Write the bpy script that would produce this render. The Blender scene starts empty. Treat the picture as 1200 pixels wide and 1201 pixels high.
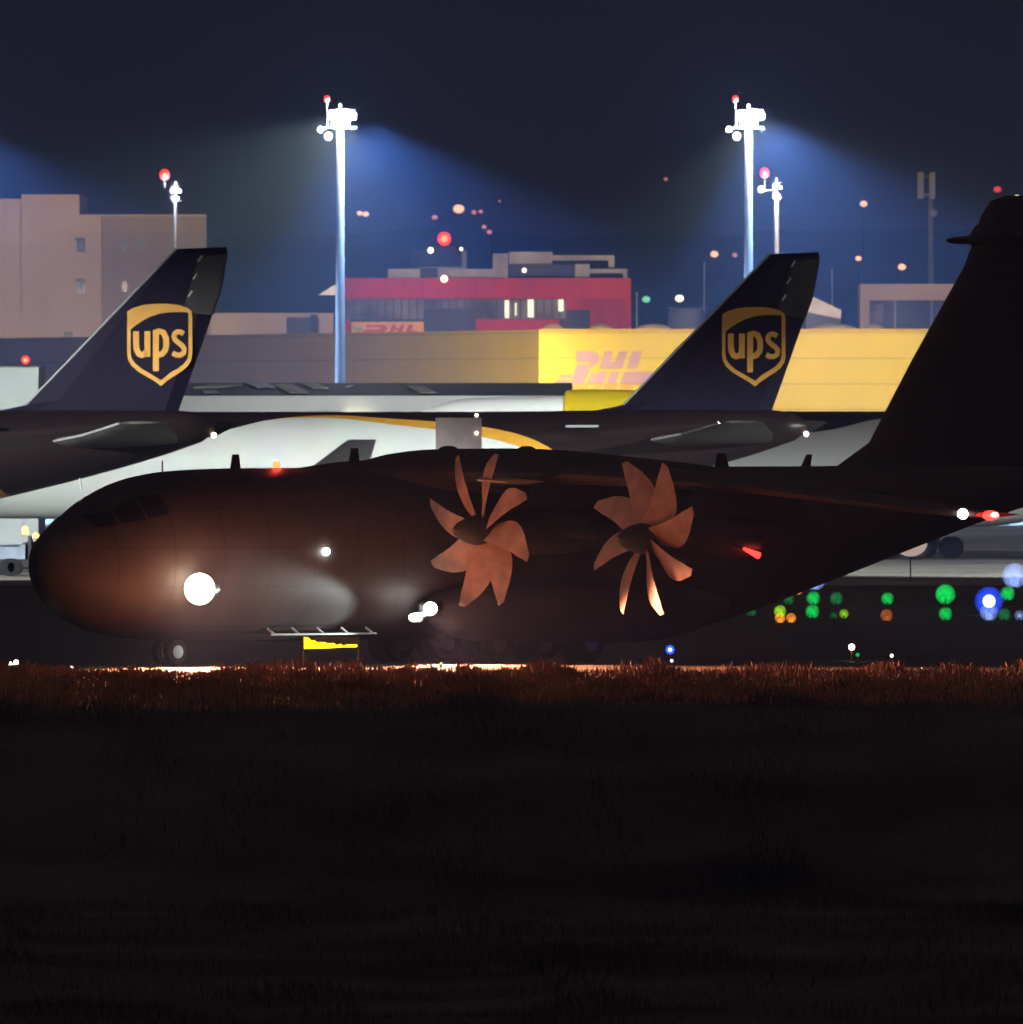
import bpy, bmesh, math, random
from mathutils import Vector, Matrix, noise
random.seed(7)
S = bpy.context.scene
C = S.collection
PI = math.pi
rad = math.radians

# ------------------------------------------------------------------ camera
F = 21000.0; HY = 469.0; CAMZ = 8.75          # focal length in photo pixels (1200 wide), horizon row, eye height
cam = bpy.data.objects.new('camera', bpy.data.cameras.new('camera'))
C.objects.link(cam)
cam.location = (0, 0, CAMZ); cam.rotation_euler = (rad(90), 0, 0)
cam.data.sensor_width = 36; cam.data.sensor_fit = 'HORIZONTAL'
cam.data.lens = 36 * F / 1200
cam.data.shift_y = (HY - 600.5) / 1200
cam.data.clip_start = 1; cam.data.clip_end = 9000
cam.data.dof.use_dof = True; cam.data.dof.focus_distance = 594; cam.data.dof.aperture_fstop = 5.6
S.camera = cam
def X(px, D): return (px - 600) / F * D
def Z(py, D): return CAMZ - (py - HY) / F * D
def P(px, py, D): return Vector((X(px, D), D, Z(py, D)))

# ------------------------------------------------------------------ world: night sky
w = bpy.data.worlds.new('World'); S.world = w; w.use_nodes = True
nt = w.node_tree; nt.nodes.clear()
out = nt.nodes.new('ShaderNodeOutputWorld')
sky = nt.nodes.new('ShaderNodeTexSky'); sky.sky_type = 'NISHITA'; sky.sun_disc = False
sky.sun_elevation = rad(-4); sky.sun_rotation = rad(200)
bg1 = nt.nodes.new('ShaderNodeBackground'); bg1.inputs[1].default_value = 0.0012
bg2 = nt.nodes.new('ShaderNodeBackground'); bg2.inputs[0].default_value = (0.0200, 0.0135, 0.0150, 1); bg2.inputs[1].default_value = 0.62
add = nt.nodes.new('ShaderNodeAddShader')
nt.links.new(sky.outputs[0], bg1.inputs[0]); nt.links.new(bg1.outputs[0], add.inputs[0])
nt.links.new(bg2.outputs[0], add.inputs[1]); nt.links.new(add.outputs[0], out.inputs[0])

sl = bpy.data.lights.new('night_fill', 'SUN'); sl.energy = 0.17; sl.angle = rad(2); sl.color = (1, .80, .84)  # dim sun lamp added to lift the dark ground, no moon known
so = bpy.data.objects.new('night_fill', sl); C.objects.link(so); so.rotation_euler = (rad(38), 0, rad(-25))

S.view_settings.view_transform = 'Standard'; S.view_settings.look = 'None'
S.view_settings.exposure = 0; S.view_settings.gamma = 1
S.cycles.use_denoising = True
S.cycles.max_bounces = 4; S.cycles.diffuse_bounces = 2; S.cycles.glossy_bounces = 2
S.cycles.volume_bounces = 0
S.cycles.sample_clamp_indirect = 3
S.cycles.use_light_tree = True

# ------------------------------------------------------------------ materials
def mat(name, col, rough=0.6, metal=0.0, var=0.12, scale=1.5, spec=0.25, bump=0.0):
    m = bpy.data.materials.new(name); m.use_nodes = True
    n = m.node_tree.nodes; l = m.node_tree.links
    b = n['Principled BSDF']; b.inputs['Roughness'].default_value = rough
    b.inputs['Metallic'].default_value = metal; b.inputs['Specular IOR Level'].default_value = spec
    tc = n.new('ShaderNodeTexCoord'); nz = n.new('ShaderNodeTexNoise')
    nz.inputs['Scale'].default_value = scale; nz.inputs['Detail'].default_value = 6
    l.new(tc.outputs['Object'], nz.inputs['Vector'])
    mr = n.new('ShaderNodeMapRange'); mr.inputs[1].default_value = 0.3; mr.inputs[2].default_value = 0.7
    mr.inputs[3].default_value = 1 - var * 1.5; mr.inputs[4].default_value = 1 + var
    l.new(nz.outputs[0], mr.inputs[0])
    mx = n.new('ShaderNodeMix'); mx.data_type = 'RGBA'; mx.blend_type = 'MULTIPLY'; mx.inputs[0].default_value = 1
    mx.inputs[6].default_value = (*col, 1); l.new(mr.outputs[0], mx.inputs[7])
    l.new(mx.outputs[2], b.inputs['Base Color'])
    if bump:
        bp = n.new('ShaderNodeBump'); bp.inputs['Strength'].default_value = bump
        l.new(nz.outputs[0], bp.inputs['Height']); l.new(bp.outputs[0], b.inputs['Normal'])
    m['mixnode'] = mx.name
    return m
def glow(name, col, strength):
    m = bpy.data.materials.new(name); m.use_nodes = True
    b = m.node_tree.nodes['Principled BSDF']
    b.inputs['Base Color'].default_value = (0.05, 0.05, 0.05, 1)
    b.inputs['Emission Color'].default_value = (*col, 1); b.inputs['Emission Strength'].default_value = strength
    return m

M = {
 'asphalt': mat('asphalt', (0.05, 0.048, 0.05), 0.7, var=.25, scale=.4),
 'apron': mat('apron_concrete', (0.24, 0.225, 0.205), 0.75, var=.2, scale=.05),
 'shoulder': mat('pale_concrete', (0.30, 0.25, 0.2), 0.6, var=.2, scale=.6),
 'soil': mat('soil_grass', (0.09, 0.068, 0.055), 0.95, var=.45, scale=.12),
 'blade': mat('dry_grass', (0.42, 0.22, 0.10), 0.8, var=.5, scale=.35),
 'dimblade': mat('unlit_field_grass', (0.135, 0.105, 0.085), 0.9, var=.6, scale=.12),  # same grass toned darker for the bank the lamps miss
 'hill': mat('wooded_hill', (0.02, 0.028, 0.018), 1, var=.5, scale=.02),
 'mil': mat('matt_grey_paint', (0.062, 0.05, 0.05), 0.55, var=.15, scale=.8),
 'mildark': mat('dark_grey_paint', (0.035, 0.035, 0.038), 0.6, var=.15, scale=1),
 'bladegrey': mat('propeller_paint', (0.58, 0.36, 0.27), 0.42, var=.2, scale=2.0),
 'streakpale': mat('lit_streak_tone', (0.55, 0.42, 0.3), 0.4),  # pale tone of the lit streak by the wing
 'glass': mat('dark_glass', (0.02, 0.022, 0.025), 0.08),
 'tyre': mat('tyre_rubber', (0.015, 0.015, 0.015), 0.85),
 'steel': mat('bare_steel', (0.35, 0.35, 0.35), 0.35, metal=.9),
 'lip': mat('pale_leading_edge', (0.45, 0.45, 0.46), 0.3, metal=.25, spec=.6),  # light grey carries the bright highlight along the leading edges
 'brown': mat('gloss_brown_paint', (0.014, 0.0085, 0.0085), 0.22, var=.1, scale=.5),
 'navy': mat('gloss_dark_brown_paint', (0.011, 0.0085, 0.020), 0.5, var=.1, scale=.5, spec=.03),
 'rudder': mat('rudder_paint', (0.04, 0.038, 0.04), 0.35, spec=.1, var=.2, scale=.8),
 'gold': mat('gold_paint', (0.62, 0.30, 0.045), 0.4, var=.08),
 'stab': mat('stabiliser_grey_paint', (0.07, 0.06, 0.055), 0.32, var=.25, scale=.8),
 'white': mat('white_paint', (0.78, 0.78, 0.76), 0.5, var=.04, scale=.4),
 'palewall': mat('pale_wall', (0.42, 0.45, 0.44), 0.6, var=.05, scale=.4),
 'greywing': mat('wing_grey_paint', (0.36, 0.38, 0.40), 0.45, var=.08),
 'galv': mat('galvanised_steel', (0.15, 0.15, 0.16), 0.5, metal=.2, var=.1, scale=.8),
 'bandred': mat('faded_red_paint', (0.62, 0.16, 0.14), 0.6),
 'beige': mat('beige_render', (0.70, 0.53, 0.38), 0.9, var=.07, scale=.08),
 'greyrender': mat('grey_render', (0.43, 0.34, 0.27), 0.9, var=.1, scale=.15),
 'red': mat('red_cladding', (0.56, 0.018, 0.03), 0.55, var=.08, scale=.3),
 'yellow': mat('yellow_cladding', (0.60, 0.43, 0.010), 0.55, var=.05, scale=.12),
 'lilac': mat('faded_pink_lettering', (0.42, 0.23, 0.31), 0.6, var=.08, scale=.5),
 'dhlred': mat('red_lettering', (0.55, 0.08, 0.03), 0.6),
 'orange': mat('orange_sign_face', (0.85, 0.40, 0.10), 0.5),
 'ochre': mat('ochre_panel', (0.50, 0.27, 0.03), 0.6),
 'plantgrey': mat('roof_plant_grey', (0.42, 0.40, 0.37), 0.7, var=.2, scale=.4),
 'darkclad': mat('dark_cladding', (0.07, 0.075, 0.09), 0.6, var=.3, scale=.3),
 'slate': mat('slate_roofing', (0.045, 0.045, 0.06), 0.7, var=.4, scale=.25),
 'bluegrey': mat('blue_grey_paint', (0.28, 0.32, 0.42), 0.5, var=.3, scale=.8),
 'windowdark': mat('window_glass', (0.05, 0.05, 0.06), 0.15, var=.5, scale=.3),
 'curtain': mat('pale_blinds', (0.22, 0.20, 0.20), 0.6, var=.5, scale=.35),
 'black': mat('black_sign_face', (0.01, 0.01, 0.01), 0.5),
 'e_lit': glow('lit_window', (1, .93, .66), 1.6),
 'e_white': glow('flood_lens', (.93, .96, 1), 70),
 'e_small': glow('small_white_lamp', (1, .93, .8), 9),
 'e_spark': glow('tiny_white_lamp', (1, .88, .7), 4),
 'e_warm': glow('landing_lens', (1, .78, .55), 18),
 'e_led': glow('white_led_lens', (.95, 1, .95), 30),
 'e_red': glow('red_lens', (1, .015, .01), 5),
 'e_redhot': glow('red_beacon_core', (1, .09, .03), 8),
 'e_nav': glow('wingtip_red_lens', (1, .02, .015), 7),
 'e_reddim': glow('dim_red_lens', (1, .08, .1), 1.3),
 'e_amber': glow('amber_lens', (1, .42, .08), 6),
 'e_orange': glow('orange_taxi_lens', (1, .30, .03), 1.1),
 'e_brown': glow('dim_orange_lens', (1, .22, .05), .35),
 'e_green': glow('green_taxi_lens', (.0, .85, .12), .62),
 'e_greendim': glow('dim_green_lens', (.01, .5, .12), .22),
 'e_lime': glow('lime_taxi_lens', (.35, .85, .01), .75),
 'e_blue': glow('blue_taxi_lens', (.02, .08, 1), 2.6),
 'e_bluerim': glow('blue_flood_rim', (.03, .10, 1), .75),
 'e_bluewhite': glow('blue_white_lens', (.55, .72, 1), 2.6),
 'e_skyblue': glow('pale_blue_lens', (.30, .45, 1), .9),
 'e_city': glow('sodium_lamp', (1, .48, .25), 2.4),
 'e_citypink': glow('pink_lamp', (1, .3, .3), 1.0),
 'e_citywhite': glow('pale_lamp', (1, .9, .6), 4),
 'e_citygreen': glow('green_lamp', (.3, 1, .5), 1.1),
 'e_sign': glow('yellow_sign_face', (1, .72, .0), 3.2),
}
# aircraft livery: dark crown, gold cheat line, white belly (boundary runs down towards the tail)
def livery():
    m = bpy.data.materials.new('freighter_livery'); m.use_nodes = True
    n = m.node_tree.nodes; l = m.node_tree.links; b = n['Principled BSDF']; b.inputs['Roughness'].default_value = .32; b.inputs['Specular IOR Level'].default_value = .12
    tc = n.new('ShaderNodeTexCoord'); sp = n.new('ShaderNodeSeparateXYZ'); l.new(tc.outputs['Object'], sp.inputs[0])
    dv = n.new('ShaderNodeMath'); dv.operation = 'DIVIDE'; dv.inputs[1].default_value = 54; l.new(sp.outputs[0], dv.inputs[0])
    fc = n.new('ShaderNodeFloatCurve'); l.new(dv.outputs[0], fc.inputs['Value'])
    pts = [(0, .53), (10/54, .62), (19/54, .69), (21/54, .70), (25.5/54, .78), (31/54, .745), (37.5/54, .645), (41.5/54, .42), (44/54, .2), (1, .0)]
    cv = fc.mapping.curves[0]; cv.points[0].location = pts[0]; cv.points[1].location = pts[-1]
    for p in pts[1:-1]: cv.points.new(*p)
    fc.mapping.update()
    zb = n.new('ShaderNodeMath'); zb.operation = 'MULTIPLY'; zb.inputs[1].default_value = 10; l.new(fc.outputs[0], zb.inputs[0])
    d = n.new('ShaderNodeMath'); d.operation = 'SUBTRACT'; l.new(sp.outputs[2], d.inputs[0]); l.new(zb.outputs[0], d.inputs[1])
    g1 = n.new('ShaderNodeMath'); g1.operation = 'GREATER_THAN'; g1.inputs[1].default_value = 0; l.new(d.outputs[0], g1.inputs[0])
    ws = n.new('ShaderNodeMapRange'); ws.inputs[1].default_value = 24.5; ws.inputs[2].default_value = 38
    ws.inputs[3].default_value = 0; ws.inputs[4].default_value = .62; l.new(sp.outputs[0], ws.inputs[0])
    g2 = n.new('ShaderNodeMath'); g2.operation = 'GREATER_THAN'; l.new(d.outputs[0], g2.inputs[0]); l.new(ws.outputs[0], g2.inputs[1])
    nz = n.new('ShaderNodeTexNoise'); nz.inputs['Scale'].default_value = .6; l.new(tc.outputs['Object'], nz.inputs['Vector'])
    m1 = n.new('ShaderNodeMix'); m1.data_type = 'RGBA'; m1.inputs[6].default_value = (.72, .73, .71, 1); m1.inputs[7].default_value = (.72, .36, .04, 1)
    m2 = n.new('ShaderNodeMix'); m2.data_type = 'RGBA'; m2.inputs[7].default_value = (.015, .009, .009, 1)
    m3 = n.new('ShaderNodeMix'); m3.data_type = 'RGBA'; m3.blend_type = 'MULTIPLY'; m3.inputs[0].default_value = .18
    l.new(g1.outputs[0], m1.inputs[0]); l.new(g2.outputs[0], m2.inputs[0]); l.new(m1.outputs[2], m2.inputs[6])
    l.new(m2.outputs[2], m3.inputs[6]); l.new(nz.outputs[1], m3.inputs[7]); l.new(m3.outputs[2], b.inputs['Base Color'])
    return m
M['livery'] = livery()
# yellow cladding gets panel joints
def ribs(m, period, axis=2, depth=.75):
    n = m.node_tree.nodes; l = m.node_tree.links; b = n['Principled BSDF']; mx = n[m['mixnode']]
    tc = n.new('ShaderNodeTexCoord'); sp = n.new('ShaderNodeSeparateXYZ'); l.new(tc.outputs['Object'], sp.inputs[0])
    md = n.new('ShaderNodeMath'); md.operation = 'PINGPONG'; md.inputs[1].default_value = period / 2; l.new(sp.outputs[axis], md.inputs[0])
    gt = n.new('ShaderNodeMath'); gt.operation = 'LESS_THAN'; gt.inputs[1].default_value = .07 if period >= 2 or axis == 0 and period < 1.7 else .022; l.new(md.outputs[0], gt.inputs[0])
    m2 = n.new('ShaderNodeMix'); m2.data_type = 'RGBA'; m2.blend_type = 'MULTIPLY'; m2.inputs[7].default_value = (depth, depth, depth, 1)
    l.new(gt.outputs[0], m2.inputs[0]); l.new(mx.outputs[2], m2.inputs[6]); l.new(m2.outputs[2], b.inputs['Base Color'])
ribs(M['mil'], 1.9, 0, .55); M['mil']['mixnode'] = M['mil'].node_tree.nodes['Principled BSDF'].inputs['Base Color'].links[0].from_node.name; ribs(M['mil'], 1.3, 2, .6)
ribs(M['yellow'], 2.0); ribs(M['red'], 1.6, 0, .85); ribs(M['apron'], 15, 0, .8)

VG = {}
def globe(m, k):                              # soft glow ball added to blur a lamp's outline: emission through its volume
    if m in VG: return VG[m]
    src = M[m].node_tree.nodes['Principled BSDF']; col = src.inputs['Emission Color'].default_value[:]
    g = bpy.data.materials.new(m + '_globe'); g.use_nodes = True; n = g.node_tree.nodes; l = g.node_tree.links; n.clear()
    o = n.new('ShaderNodeOutputMaterial'); e = n.new('ShaderNodeEmission'); e.inputs[0].default_value = col
    tc = n.new('ShaderNodeTexCoord'); nz = n.new('ShaderNodeTexNoise'); nz.inputs['Scale'].default_value = 5; nz.inputs['Detail'].default_value = 3
    l.new(tc.outputs['Object'], nz.inputs['Vector']); mr = n.new('ShaderNodeMapRange'); mr.inputs[1].default_value = .35; mr.inputs[2].default_value = .65
    mr.inputs[3].default_value = k * .4; mr.inputs[4].default_value = k * 1.6; l.new(nz.outputs[0], mr.inputs[0]); l.new(mr.outputs[0], e.inputs[1]); l.new(e.outputs[0], o.inputs['Volume'])
    VG[m] = g; return g

# ------------------------------------------------------------------ helpers
def tag(o, label=None, cat=None, group=None, kind=None):
    if label: o['label'] = label
    if cat: o['category'] = cat
    if group: o['group'] = group
    if kind: o['kind'] = kind
    return o
def thing(name, label, cat, loc=(0, 0, 0), rz=0, group=None):
    o = bpy.data.objects.new(name, None); C.objects.link(o); o.location = loc; o.rotation_euler = (0, 0, rz)
    o.empty_display_size = .5
    return tag(o, label, cat, group)
def obj(name, bm, m, parent=None, smooth=False):
    me = bpy.data.meshes.new(name)
    bmesh.ops.recalc_face_normals(bm, faces=bm.faces)
    bm.to_mesh(me); bm.free(); me.materials.append(m)
    if smooth:
        for p in me.polygons: p.use_smooth = True
        try: me.set_sharp_from_angle(angle=rad(40))
        except Exception: pass
    o = bpy.data.objects.new(name, me); C.objects.link(o)
    if parent: o.parent = parent
    return o
def part(name, m, parent, smooth, *fns):
    bm = bmesh.new()
    for f in fns: f(bm)
    return obj(name, bm, M[m] if isinstance(m, str) else m, parent, smooth)
def box(x0, x1, y0, y1, z0, z1):
    def f(bm):
        v = [bm.verts.new(p) for p in ((x0,y0,z0),(x1,y0,z0),(x1,y1,z0),(x0,y1,z0),(x0,y0,z1),(x1,y0,z1),(x1,y1,z1),(x0,y1,z1))]
        for q in ((0,1,2,3),(4,7,6,5),(0,4,5,1),(1,5,6,2),(2,6,7,3),(3,7,4,0)): bm.faces.new([v[i] for i in q])
    return f
def ring_loft(bm, rings, cap=True):
    vs = [[bm.verts.new(p) for p in r] for r in rings]
    n = len(vs[0])
    for a, b in zip(vs, vs[1:]):
        for i in range(n): bm.faces.new((a[i], a[(i+1) % n], b[(i+1) % n], b[i]))
    if cap:
        bm.faces.new(vs[0][::-1]); bm.faces.new(vs[-1])
def tube(p0, p1, r0, r1=None, n=12):
    def f(bm):
        a, b = Vector(p0), Vector(p1); d = (b - a).normalized(); r = r0 if r1 is None else r1
        u = d.orthogonal().normalized(); v = d.cross(u)
        ring_loft(bm, [[c + (u * math.cos(t) + v * math.sin(t)) * rr for t in [2 * PI * i / n for i in range(n)]] for c, rr in ((a, r0), (b, r))])
    return f
def sphere(c, r, sx=1, sy=1, sz=1, seg=14):
    def f(bm):
        g = bmesh.ops.create_uvsphere(bm, u_segments=seg, v_segments=seg // 2 + 2, radius=r)
        for v in g['verts']: v.co = Vector((v.co.x * sx, v.co.y * sy, v.co.z * sz)) + Vector(c)
    return f
def prism(pts, y0, y1):                     # polygon in x-z, extruded along y
    def f(bm):
        ring_loft(bm, [[(x, y0, z) for x, z in pts], [(x, y1, z) for x, z in pts]])
    return f
def hprism(pts, z0, z1):                    # polygon in x-y, extruded along z
    def f(bm):
        ring_loft(bm, [[(x, y, z0) for x, y in pts], [(x, y, z1) for x, y in pts]])
    return f
def lathe(prof, c, axis='x', n=24):         # prof: (along, radius)
    def f(bm):
        rings = []
        for a, r in prof:
            ring = []
            for i in range(n):
                t = 2 * PI * i / n; q = (a, r * math.cos(t), r * math.sin(t))
                if axis == 'z': q = (q[1], q[2], q[0])
                if axis == 'y': q = (q[1], q[0], q[2])
                ring.append(Vector(c) + Vector(q))
            rings.append(ring)
        ring_loft(bm, rings)
    return f
def stroke(pts, wd, y0, y1, closed=False):  # thick line in the x-z plane as a slab
    def f(bm):
        n = len(pts); L = []; R = []
        for i, p in enumerate(pts):
            a = Vector(pts[(i - 1) % n] if (i > 0 or closed) else p); b = Vector(pts[(i + 1) % n] if (i < n - 1 or closed) else p)
            d = (b - a).normalized(); nn = Vector((-d.y, d.x)); h = (wd[i] if isinstance(wd, (list, tuple)) else wd) / 2
            L.append(Vector(p) + nn * h); R.append(Vector(p) - nn * h)
        rng = range(n if closed else n - 1)
        vv = [[bm.verts.new((q.x, y, q.y)) for q in side] for side in (L, R) for y in (y0, y1)]
        for i in rng:
            j = (i + 1) % n
            bm.faces.new((vv[0][i], vv[0][j], vv[2][j], vv[2][i])); bm.faces.new((vv[1][i], vv[3][i], vv[3][j], vv[1][j]))
            bm.faces.new((vv[0][i], vv[1][i], vv[1][j], vv[0][j])); bm.faces.new((vv[2][i], vv[2][j], vv[3][j], vv[3][i]))
        if not closed:
            for i in (0, n - 1): bm.faces.new((vv[0][i], vv[2][i], vv[3][i], vv[1][i]))
    return f
def interp(st, s):
    for i in range(len(st) - 1):
        if st[i][0] <= s <= st[i + 1][0]:
            p0 = st[max(i - 1, 0)]; p1 = st[i]; p2 = st[i + 1]; p3 = st[min(i + 2, len(st) - 1)]
            h = p2[0] - p1[0]; t = (s - p1[0]) / h; o = []
            for k in range(1, len(p1)):
                m1 = (p2[k] - p0[k]) / (p2[0] - p0[0]) * h if p2[0] != p0[0] else 0
                m2 = (p3[k] - p1[k]) / (p3[0] - p1[0]) * h if p3[0] != p1[0] else 0
                if (p2[k] - p1[k]) * m1 <= 0: m1 = 0
                if (p2[k] - p1[k]) * m2 <= 0: m2 = 0
                o.append((2*t**3-3*t*t+1)*p1[k] + (t**3-2*t*t+t)*m1 + (-2*t**3+3*t*t)*p2[k] + (t**3-t*t)*m2)
            return o
    return st[-1][1:]
def fuselage(st, steps=90, n=56, e=2.0):    # stations: s, top, bottom, half width
    def f(bm):
        s1 = st[-1][0]; rings = []
        for i in range(steps + 1):
            u = i / steps; s = s1 * (u ** 1.6 if u < .5 else .5 ** 1.6 + (1 - .5 ** 1.6) * (u - .5) / .5)
            top, bot, hw = interp(st, s); zc = (top + bot) / 2; hh = max((top - bot) / 2, .01); hw = max(hw, .01)
            ring = []
            for k in range(n):
                t = 2 * PI * k / n; c, q = math.cos(t), math.sin(t)
                ring.append((s, hw * math.copysign(abs(c) ** (2 / e), c), zc + hh * math.copysign(abs(q) ** (2 / e), q)))
            rings.append(ring)
        ring_loft(bm, rings)
    return f
def aero(tc, n=9):                          # closed section: list of (chord fraction, half thickness sign)
    up = []
    for i in range(n + 1):
        x = (1 - math.cos(PI * i / n)) / 2
        y = 5 * tc * (.2969 * math.sqrt(x) - .126 * x - .3516 * x * x + .2843 * x ** 3 - .1015 * x ** 4)
        up.append((x, max(y, .0015)))
    return up + [(x, -y) for x, y in reversed(up)][1:-1] + []
def surface(secs, vertical=False):          # secs: (x_le, chord, span position, z or y of the plane, thickness ratio)
    def f(bm):
        rings = []
        for xl, ch, sp, h, tc in secs:
            rings.append([(xl + x * ch, h + y * ch, sp) if vertical else (xl + x * ch, sp, h + y * ch) for x, y in aero(tc)])
        ring_loft(bm, rings)
    return f
def copy_tree(o, parent=None):
    c = o.copy(); C.objects.link(c)
    if parent: c.parent = parent
    for ch in list(o.children): copy_tree(ch, c)
    return c
def spot(name, loc, target, energy, angle, blend, col, parent=None, size=.4):
    L = bpy.data.lights.new(name, 'SPOT'); L.energy = energy; L.spot_size = rad(angle); L.spot_blend = blend
    L.color = col; L.shadow_soft_size = size
    o = bpy.data.objects.new(name, L); C.objects.link(o); o.location = loc
    d = Vector(target) - Vector(loc); o.rotation_euler = d.to_track_quat('-Z', 'Y').to_euler()
    if parent: o.parent = parent
    return o
def point(name, loc, energy, col, parent=None, size=.15):
    L = bpy.data.lights.new(name, 'POINT'); L.energy = energy; L.color = col; L.shadow_soft_size = size
    o = bpy.data.objects.new(name, L); C.objects.link(o); o.location = loc
    if parent: o.parent = parent
    return o

# ------------------------------------------------------------------ ground
def sheet(name, m, quad, z):
    bm = bmesh.new(); bm.faces.new([bm.verts.new((x, y, z)) for x, y in quad]); return tag(obj(name, bm, M[m]), kind='structure')
def near_z(x, y):                            # level verge, then a bank shaped to keep the foreground out of the lamplight
    e = 511 + 3.5 * noise.noise(Vector((x * .07, 2, 0)))
    t = min(max((e - y) / 33, 0), 1); t = t * t * (3 - 2 * t)
    return -.03 - 4.7 * t + (.30 * noise.noise(Vector((x * .06, y * .03, 0))) + .10 * noise.noise(Vector((x * .3, y * .12, 4)))) * min(max((560 - y) / 50, 0), 1)
bm = bmesh.new()
ys = [-50, 0, 60, 120, 170] + [200 + 2 * i for i in range(150)] + [500 + 1.5 * i for i in range(64)] + [600, 700, 1000, 1500, 2200, 3000, 4200]
xs = [-1500, -400, -120, -60] + [-40 + 2 * i for i in range(41)] + [60, 120, 400, 1500]
gr = [[bm.verts.new((x, y, near_z(x, y) if 150 < y < 590 else (-.03 if y > 580 else -4.73))) for x in xs] for y in ys]
for a, b in zip(gr, gr[1:]):
    for i in range(len(xs) - 1): bm.faces.new((a[i], a[i+1], b[i+1], b[i]))
tag(obj('ground', bm, M['soil'], smooth=True), kind='structure')
sheet('taxiway', 'asphalt', [(-400, 584), (400, 584), (400, 760), (-400, 760)], .004)
sheet('added_pale_shoulder', 'shoulder', [(-400, 575.5), (400, 575.5), (400, 584.2), (-400, 584.2)], .008)  # pale strip added to show the landing light as a bright edge
sheet('apron', 'apron', [(-500, 842), (500, 842), (500, 1390), (-500, 1390)], .012)
sheet('service_road', 'asphalt', [(-400, 1392), (400, 1392), (400, 1396), (-400, 1396)], .012)
# far wooded hill
def hill_z(x, y):
    t = min(max((y - 1750) / 950, 0), 1); t = t * t * (3 - 2 * t)
    return t * (33 + 5 * noise.noise(Vector((x * .006, 3, 0))) + 2.5 * noise.noise(Vector((x * .03, y * .02, 0)))) + t * .9 * noise.noise(Vector((x * .25, y * .2, 0)))
bm = bmesh.new(); ny = 34; nx = 260
gr = [[bm.verts.new((-700 + 1400 * i / nx, 1750 + 1100 * j / ny, hill_z(-700 + 1400 * i / nx, 1750 + 1100 * j / ny) - .02)) for i in range(nx + 1)] for j in range(ny + 1)]
for a, b in zip(gr, gr[1:]):
    for i in range(nx): bm.faces.new((a[i], a[i+1], b[i+1], b[i]))
tag(obj('hill', bm, M['hill'], smooth=False), kind='structure')

# ------------------------------------------------------------------ haze
bm = bmesh.new(); box(-760, 760, -40, 3300, -4, 78)(bm)
hz = obj('haze', bm, M['white']); hz['kind'] = 'stuff'
hm = bpy.data.materials.new('haze_air'); hm.use_nodes = True; hn = hm.node_tree.nodes; hn.clear()
ho = hn.new('ShaderNodeOutputMaterial'); pv = hn.new('ShaderNodeVolumePrincipled')
pv.inputs['Color'].default_value = (.27, .45, 1, 1); pv.inputs['Density'].default_value = .00026; pv.inputs['Anisotropy'].default_value = .15
hm.node_tree.links.new(pv.outputs[0], ho.inputs['Volume'])
hz.data.materials.clear(); hz.data.materials.append(hm)

# ------------------------------------------------------------------ grass
def grass(far):
    bm = bmesh.new()
    R = random.Random(3)
    def blade(x, y, h, wd):
        z = near_z(x, y) - .02; a = R.uniform(0, 2 * PI); ln = R.uniform(.05, .5) * h
        dx, dy = math.cos(a), math.sin(a)
        v = [bm.verts.new(p) for p in ((x - dy*wd, y + dx*wd, z), (x + dy*wd, y - dx*wd, z),
             (x + dx*ln*.4 + dy*wd*.6, y + dy*ln*.4 - dx*wd*.6, z + h*.6), (x + dx*ln, y + dy*ln, z + h), (x + dx*ln*.4 - dy*wd*.6, y + dy*ln*.4 + dx*wd*.6, z + h*.6))]
        bm.faces.new(v)
    for i in range(64000 if not far else 0):
        y = 576.5 - 66 * R.random() ** 1.15; x = R.uniform(-23, 23)
        cl = noise.noise(Vector((x * .55, y * .09, 1))) + .5 * noise.noise(Vector((x * 2.1, y * .3, 7)))
        if cl < R.uniform(-.9, .25): continue
        h = R.uniform(.12, .34) + max(cl, 0) * .55
        if y > 574: h *= .5
        blade(x, y, h, R.uniform(.012, .03))
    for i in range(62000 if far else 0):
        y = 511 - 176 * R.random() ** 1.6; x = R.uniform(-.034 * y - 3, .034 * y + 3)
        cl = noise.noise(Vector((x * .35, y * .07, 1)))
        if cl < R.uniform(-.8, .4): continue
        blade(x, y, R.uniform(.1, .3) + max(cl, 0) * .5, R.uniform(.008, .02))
    return bm
tag(obj('grass', grass(False), M['blade']), 'dry straw coloured grass fringe along the taxiway edge', 'grass', kind='stuff')
tag(obj('unlit_field_grass', grass(True), M['dimblade']), 'foreground bank and field grass, coloured darker as unlit', 'grass', kind='stuff')

# ------------------------------------------------------------------ military transport (foreground)
# local axes: +x aft, -y port, +z up
TH = rad(40)
A = thing('military_transport_aircraft', 'dark four-propeller military transport aircraft taxiing left with its landing light on', 'airplane',
          (X(42.5, 586), 586, 0), TH)
st = [(0, 3.55, 3.25, .05), (.12, 3.95, 2.8, .52), (.5, 4.35, 2.25, 1.0), (1.1, 4.75, 1.75, 1.5), (2.0, 5.25, 1.3, 2.02), (3.2, 5.9, 1.0, 2.45),
      (4.6, 6.28, .87, 2.7), (6.5, 6.45, .8, 2.82), (10, 6.5, .78, 2.84), (20, 6.5, .78, 2.84), (26.5, 6.5, .8, 2.84), (29.5, 6.5, 1.35, 2.8),
      (33.5, 6.5, 2.45, 2.5), (37.5, 6.55, 3.6, 2.0), (41.5, 6.5, 4.7, 1.3), (44.5, 6.35, 5.4, .6), (45.6, 6.05, 5.75, .1)]
body = part('body', 'mil', A, True, fuselage(st, 110, 64, 2.15))
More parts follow.
